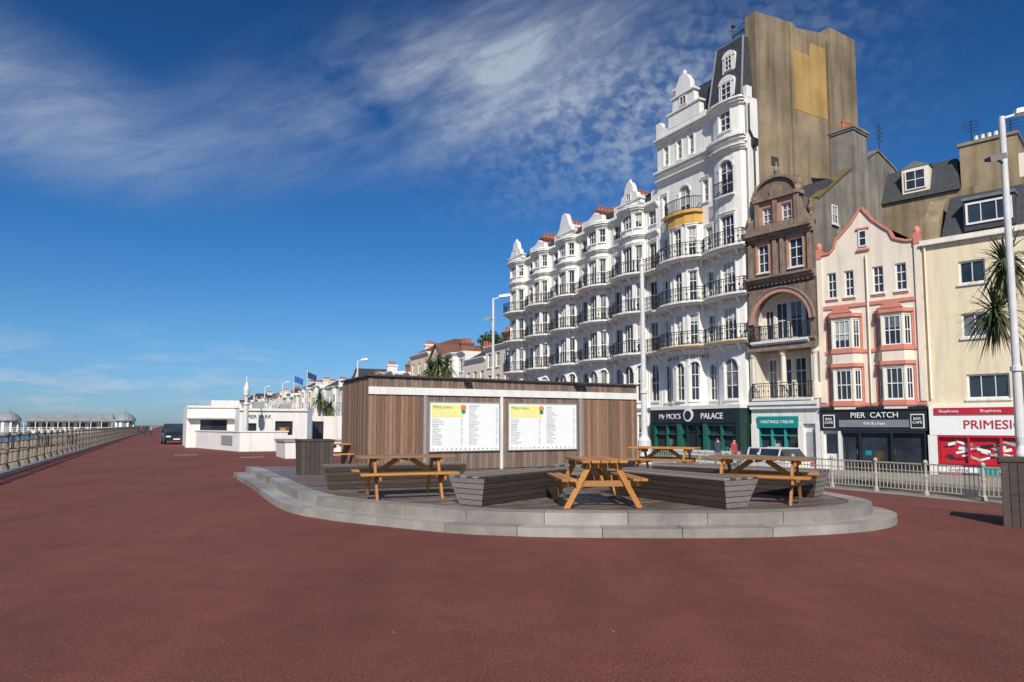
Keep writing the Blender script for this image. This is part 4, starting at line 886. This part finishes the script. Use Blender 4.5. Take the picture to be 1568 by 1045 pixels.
# ---------------------------------------------------------------- plants
LEAFM=[mat('palm_leaf_%d'%i,c,.6,.35,6) for i,c in enumerate([(.05,.09,.02),(.08,.12,.03),(.03,.055,.015),(.18,.16,.05),(.22,.15,.06)])]
TRK=mat('palm_trunk',(.13,.10,.07),.95,.4,8,.6,bsc=25)
def cordyline(loc,h,r=1.1,n=230,lean=(0,0),heads=((0,0,0),),name='cordyline_palm'):
    b=MB(); prof=[(.2,0),(.15,.3)]+[(.13-.05*k/10+(.012 if k%2 else 0),h*(k/10)) for k in range(1,11)]
    k0=len(b.v); b.lathe((0,0,0),prof,TRK,10)
    for i in range(k0,len(b.v)):
        x,y,z=b.v[i]; t=(z/h)**1.5; b.v[i]=(x+lean[0]*t,y+lean[1]*t,z)
    for hx,hy,hz in heads:
        c=Vector((lean[0]+hx,lean[1]+hy,h+hz)); 
        if (hx,hy)!=(0,0): b.beam((lean[0]*.8,lean[1]*.8,h*.88),c,.1,.1,TRK)
        for i in range(n):
            az=U(0,6.283); el=rd(U(-60,80)) if R()<.86 else rd(U(-88,-50)); L_=r*U(.65,1.15); w=U(.022,.04)*max(1,r)
            dr=Vector((math.cos(az)*math.cos(el),math.sin(az)*math.cos(el),math.sin(el))); sd=dr.cross(Vector((0,0,1))).normalized()
            m=random.choice(LEAFM[:3]) if el>rd(-35) else random.choice(LEAFM[2:]); q=[]; K=5; base=c+dr*.05+Vector((0,0,U(-.25,.1)))
            droop=U(.2,.8)*r
            for j in range(K+1):
                t=j/K; p=base+dr*L_*t+Vector((0,0,-droop*t*t*max(.2,math.cos(el)))); ww=w*(1-t**2.2)*(.5+min(1,t*3)*.5); q.append((p-sd*ww,p+sd*ww))
            for (a,c1),(d,e) in zip(q,q[1:]): b.poly([a,c1,e,d],m)
    return put(b,name,loc)
cordyline((16.85,22.4,-.8),7.9,1.3,190,lean=(-.4,0),heads=((0,0,0),(-.5,-.1,-1.7)))
cordyline((-16.9,60,-.3),4.3,1.1,200,heads=((0,0,0),(.8,.2,-.7)))
cordyline((-7.6,70,-.9),9.0,1.6,200,heads=((0,0,0),(.9,0,-.5),(-.8,.3,-.7)))
cordyline((-20.5,75,-.5),4.2,1.0,160)
def tree(loc,h,r,n=3500):
    b=MB(); b.lathe((0,0,0),[(.35,0),(.22,h*.4),(.12,h*.75)],TRK,8); cl=[]
    for i in range(16):
        a=U(0,6.28);e=U(-.3,1.2); q=Vector((math.cos(a)*r*U(.2,.8),math.sin(a)*r*U(.2,.8),h*.7+r*.55*math.sin(e))); cl.append((q,r*U(.22,.42))); b.beam((0,0,h*.45),q,.1,.1,TRK)
    for i in range(n):
        q,rr=random.choice(cl); d=Vector((random.gauss(0,1),random.gauss(0,1),random.gauss(0,1))).normalized()*rr*R()**.4; p=q+d; s=U(.1,.22)
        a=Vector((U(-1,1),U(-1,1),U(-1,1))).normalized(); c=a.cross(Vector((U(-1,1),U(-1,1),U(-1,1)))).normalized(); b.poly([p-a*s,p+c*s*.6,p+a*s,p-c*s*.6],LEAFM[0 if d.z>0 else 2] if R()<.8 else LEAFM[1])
    return put(b,'hillside_tree',loc)
tree((-2.5,97,4),12,3.2); tree((1.5,100,4),10.5,3.0,2500)
# ---------------------------------------------------------------- flags
def flagpole(loc,h,m):
    b=MB(); b.lathe((0,0,0),[(.09,0),(.05,h),(.1,h+.02),(.1,h+.12),(.01,h+.15)],POLE,8); K=8
    for i in range(K):
        f=lambda t:(t*1.3,.2*math.sin(t*7),h-.1-.55*t)
        a=f(i/K);c=f((i+1)/K); b.poly([a,c,(c[0],c[1],c[2]-.9),(a[0],a[1],a[2]-.9)],m)
    put(b,'flagpole',loc)
flagpole((-32,100,0),9.0,mat('flag_blue',(.02,.12,.42),.7)); flagpole((-30.2,100.5,0),9.6,mat('flag_navy',(.02,.05,.14),.7))
# ---------------------------------------------------------------- people
def person(loc,rot,h=1.72,shirt=(.4,.05,.06),legs=(.03,.04,.08),step=.22,hair=(.04,.025,.015)):
    k=h/1.72
    V=[(0,0,.95),(0,0,1.12),(0,0,1.30),(0,.0,1.44),(0,.01,1.52),(0,.02,1.60),(0,.025,1.69),
       (-.17,0,1.40),(-.22,-.05,1.14),(-.22,.04,.90),(.17,0,1.40),(.22,.06,1.14),(.21,.16,.92),
       (-.09,0,.88),(-.10,step*.55,.50),(-.10,step*.5,.09),(-.10,step*.5+.15,.04),(.09,0,.88),(.10,-step*.3,.49),(.10,-step*1.1,.12),(.10,-step*1.1+.14,.05),
       (-.22,.07,.80),(.21,.21,.83)]
    Rr=[.15,.13,.155,.10,.055,.085,.075,.065,.047,.034,.065,.047,.034,.095,.062,.042,.035,.095,.062,.042,.035,.03,.03]
    E=[(0,1),(1,2),(2,3),(3,4),(4,5),(5,6),(3,7),(7,8),(8,9),(9,21),(3,10),(10,11),(11,12),(12,22),(0,13),(13,14),(14,15),(15,16),(0,17),(17,18),(18,19),(19,20)]
    me=bpy.data.meshes.new('person'); me.from_pydata([(x*k,y*k,z*k) for x,y,z in V],E,[]); o=bpy.data.objects.new('person',me); scene.collection.objects.link(o)
    o.modifiers.new('s','SKIN'); 
    for i,q in enumerate(me.skin_vertices[0].data): q.radius=(Rr[i]*k,Rr[i]*k*(.72 if i in (0,1,2,3) else 1)); q.use_root=(i==0)
    o.modifiers.new('ss','SUBSURF').levels=2
    dg=bpy.context.evaluated_depsgraph_get(); dg.update(); m2=bpy.data.meshes.new_from_object(o.evaluated_get(dg)); bpy.data.objects.remove(o)
    sk_=mat('skin',(.50,.30,.22),.6,.05,5); sh=mat('shirt_%.2f_%.2f'%shirt[:2],shirt,.85,.1,8); lg=mat('trousers_%.2f_%.2f'%legs[:2],legs,.85,.1,8); hr=mat('hair_%.2f'%hair[0],hair,.7,.2,20)
    m2.materials.clear()
    for q in (sk_,sh,lg,hr,BLACKP): m2.materials.append(q)
    for p in m2.polygons:
        c=p.center/k; p.use_smooth=True
        if c.z>1.66 or (c.z>1.56 and c.y<.0): i=3
        elif c.z>1.47: i=0
        elif c.z<.11: i=4
        elif c.z<.93 and abs(c.x)<.18: i=2
        elif c.z<.9: i=0
        else: i=1
        p.material_index=i
    o=bpy.data.objects.new('person',m2); scene.collection.objects.link(o); o.location=loc; o.rotation_euler=(0,0,rot); return o
person((13.1,40.5,G),rd(200)); person((12.4,41.3,G),rd(20),1.8,(.05,.06,.1),(.1,.1,.12))
person(W(-2.2,112),rd(30),1.75,(.05,.05,.07)); person(W(-1.5,113),rd(25),1.65,(.3,.3,.32),(.05,.05,.06)); person(W(-3,124),rd(205),1.7,(.25,.05,.05)); person(W(0,140),rd(205),1.75,(.05,.08,.05))
b=MB(); Z=Path([W(30.9,36.5),W(30.9,30.5)])
for k in range(5): a=Z.at(k*1.5,0,G); b.lathe(a,[(.15,0),(.15,.04),(.03,.05),(.03,1.0)],GALV,8)
pbox(b,Z,0,6,-.01,.01,G+.15,G+.95,SIGNW); pbox(b,Z,.1,5.9,.011,.014,G+.3,G+.6,DGREEN); b.obj('cafe_barrier')
# ---------------------------------------------------------------- world
wd=bpy.data.worlds.new("World"); scene.world=wd; wd.use_nodes=True; nt=wd.node_tree;N=nt.nodes;L=nt.links
EL=rd(38); sdir=Vector((-.02*math.cos(EL),-math.cos(EL),math.sin(EL))).normalized()
sky=N.new('ShaderNodeTexSky'); sky.sky_type='NISHITA'; sky.sun_disc=False; sky.sun_elevation=EL; sky.sun_rotation=math.atan2(sdir.x,sdir.y); sky.air_density=1.0; sky.dust_density=.4; sky.ozone_density=2.5
bg=N['Background']; bg.inputs['Strength'].default_value=.1
tc=N.new('ShaderNodeTexCoord'); D=tc.outputs['Generated']
sep=N.new('ShaderNodeSeparateXYZ');L.new(D,sep.inputs[0]); z=sep.outputs[2]
cr=N.new('ShaderNodeValToRGB'); L.new(z,cr.inputs[0]); el=cr.color_ramp.elements
el[0].position=0; el[0].color=(.42,.62,.95,1); el[1].position=1; el[1].color=(.75,.78,.88,1)
for p_,c_ in ((.04,(.38,.62,1.0)),(.12,(.34,.64,.94)),(.25,(.20,.56,.93)),(.45,(.13,.42,.76)),(.58,(.11,.36,.66)),(.72,(.6,.68,.82))):
    e=el.new(p_); e.color=(*[min(1,x) for x in c_],1)
tint=N.new('ShaderNodeVectorMath'); tint.operation='MULTIPLY'; L.new(sky.outputs[0],tint.inputs[0]); L.new(cr.outputs[0],tint.inputs[1])
def M(op,a,b_=None,clamp=False):
    q=N.new('ShaderNodeMath');q.operation=op;q.use_clamp=clamp
    for i,x in enumerate((a,b_)):
        if x is None: continue
        if isinstance(x,(int,float)): q.inputs[i].default_value=x
        else: L.new(x,q.inputs[i])
    return q.outputs[0]
def blob(c,s,rot=0.,lo=1.,hi=.0):
    a=N.new('ShaderNodeVectorMath');a.operation='SUBTRACT';L.new(D,a.inputs[0]);a.inputs[1].default_value=Vector(c).normalized()
    rr=N.new('ShaderNodeVectorRotate');rr.rotation_type='Y_AXIS';rr.inputs['Angle'].default_value=rot;L.new(a.outputs[0],rr.inputs['Vector'])
    m=N.new('ShaderNodeVectorMath');m.operation='DIVIDE';L.new(rr.outputs[0],m.inputs[0]);m.inputs[1].default_value=s
    l=N.new('ShaderNodeVectorMath');l.operation='LENGTH';L.new(m.outputs[0],l.inputs[0])
    r=N.new('ShaderNodeMapRange');r.interpolation_type='SMOOTHSTEP';r.inputs[1].default_value=lo;r.inputs[2].default_value=hi;r.inputs[3].default_value=0;r.inputs[4].default_value=1;L.new(l.outputs['Value'],r.inputs[0]);return r.outputs[0]
def noise(sc,scale,det=5,rough=.6,dist=0,rot=0.):
    rr=N.new('ShaderNodeVectorRotate');rr.rotation_type='Y_AXIS';rr.inputs['Angle'].default_value=rot;L.new(D,rr.inputs['Vector'])
    m=N.new('ShaderNodeMapping');m.inputs['Scale'].default_value=scale;L.new(rr.outputs[0],m.inputs[0])
    n=N.new('ShaderNodeTexNoise');n.inputs['Scale'].default_value=sc;n.inputs['Detail'].default_value=det;n.inputs['Roughness'].default_value=rough;n.inputs['Distortion'].default_value=dist;L.new(m.outputs[0],n.inputs['Vector']);return n.outputs['Fac']
def mr(i,a,b_,c=0.,d=1.):
    r=N.new('ShaderNodeMapRange');r.inputs[1].default_value=a;r.inputs[2].default_value=b_;r.inputs[3].default_value=c;r.inputs[4].default_value=d;L.new(i,r.inputs[0]);return r.outputs[0]
RA=rd(22)
big=mr(noise(2.6,(1,1,3.2),6,.55,.5,RA),.30,.66)
fine=mr(noise(9,(1,1,5),6,.65,.6,RA),.3,.7,.35,1)
rip=mr(noise(60,(1,1,1.3),2,.5,.3),.38,.66,.2,1.0)
m1=blob((-.10,.965,.50),(.40,.7,.13),rd(16)); m2=blob((.10,.965,.42),(.36,.6,.15),rd(5)); m3=blob((-.76,.963,.49),(.24,.6,.11),rd(-14)); m4=blob((.32,.965,.48),(.34,.6,.17)); m5=blob((-.45,.965,.40),(.25,.6,.10),rd(10))
c1=M('MULTIPLY',M('MULTIPLY',m1,big),M('MULTIPLY',fine,1.25)); c2=M('MULTIPLY',M('MULTIPLY',m2,big),M('MULTIPLY',rip,.42)); c3=M('MULTIPLY',M('MULTIPLY',m3,fine),.50); c4=M('MULTIPLY',M('MULTIPLY',m4,big),M('MULTIPLY',rip,.30)); c6=M('MULTIPLY',M('MULTIPLY',m5,fine),.16)
low=M('MULTIPLY',M('MULTIPLY',mr(z,.0,.03),mr(z,.14,.05)),mr(sep.outputs[0],-.05,-.4)); ln=mr(noise(8,(1,1,5.5),6,.6,.2),.50,.64)
c5=M('MULTIPLY',M('MULTIPLY',low,ln),.42)
tot=M('ADD',M('ADD',M('ADD',c1,c2),M('ADD',c3,c4)),M('ADD',c5,c6),True); tot=M('MINIMUM',tot,.68)
mx=N.new('ShaderNodeMix');mx.data_type='RGBA';L.new(tot,mx.inputs[0]);L.new(tint.outputs[0],mx.inputs[6]);mx.inputs[7].default_value=(5.6,6.2,7.0,1)
L.new(mx.outputs[2],bg.inputs['Color'])
sl=bpy.data.lights.new('sun','SUN'); sl.energy=4.8; sl.angle=rd(.5); sl.color=(1,.93,.82); so=bpy.data.objects.new('sun',sl); scene.collection.objects.link(so); so.rotation_euler=sdir.to_track_quat('Z','Y').to_euler(); so.location=(0,-10,30)
# ---------------------------------------------------------------- camera
cd=bpy.data.cameras.new('camera'); cd.lens=24; cd.sensor_width=36; cd.shift_y=.029; cd.clip_end=60000; cd.clip_start=.1
co=bpy.data.objects.new('camera',cd); scene.collection.objects.link(co); co.location=(0,0,1.6); co.rotation_euler=(rd(90)+math.atan(.08),0,0); scene.camera=co
scene.view_settings.view_transform='Standard'; scene.view_settings.look='None'; scene.view_settings.exposure=0
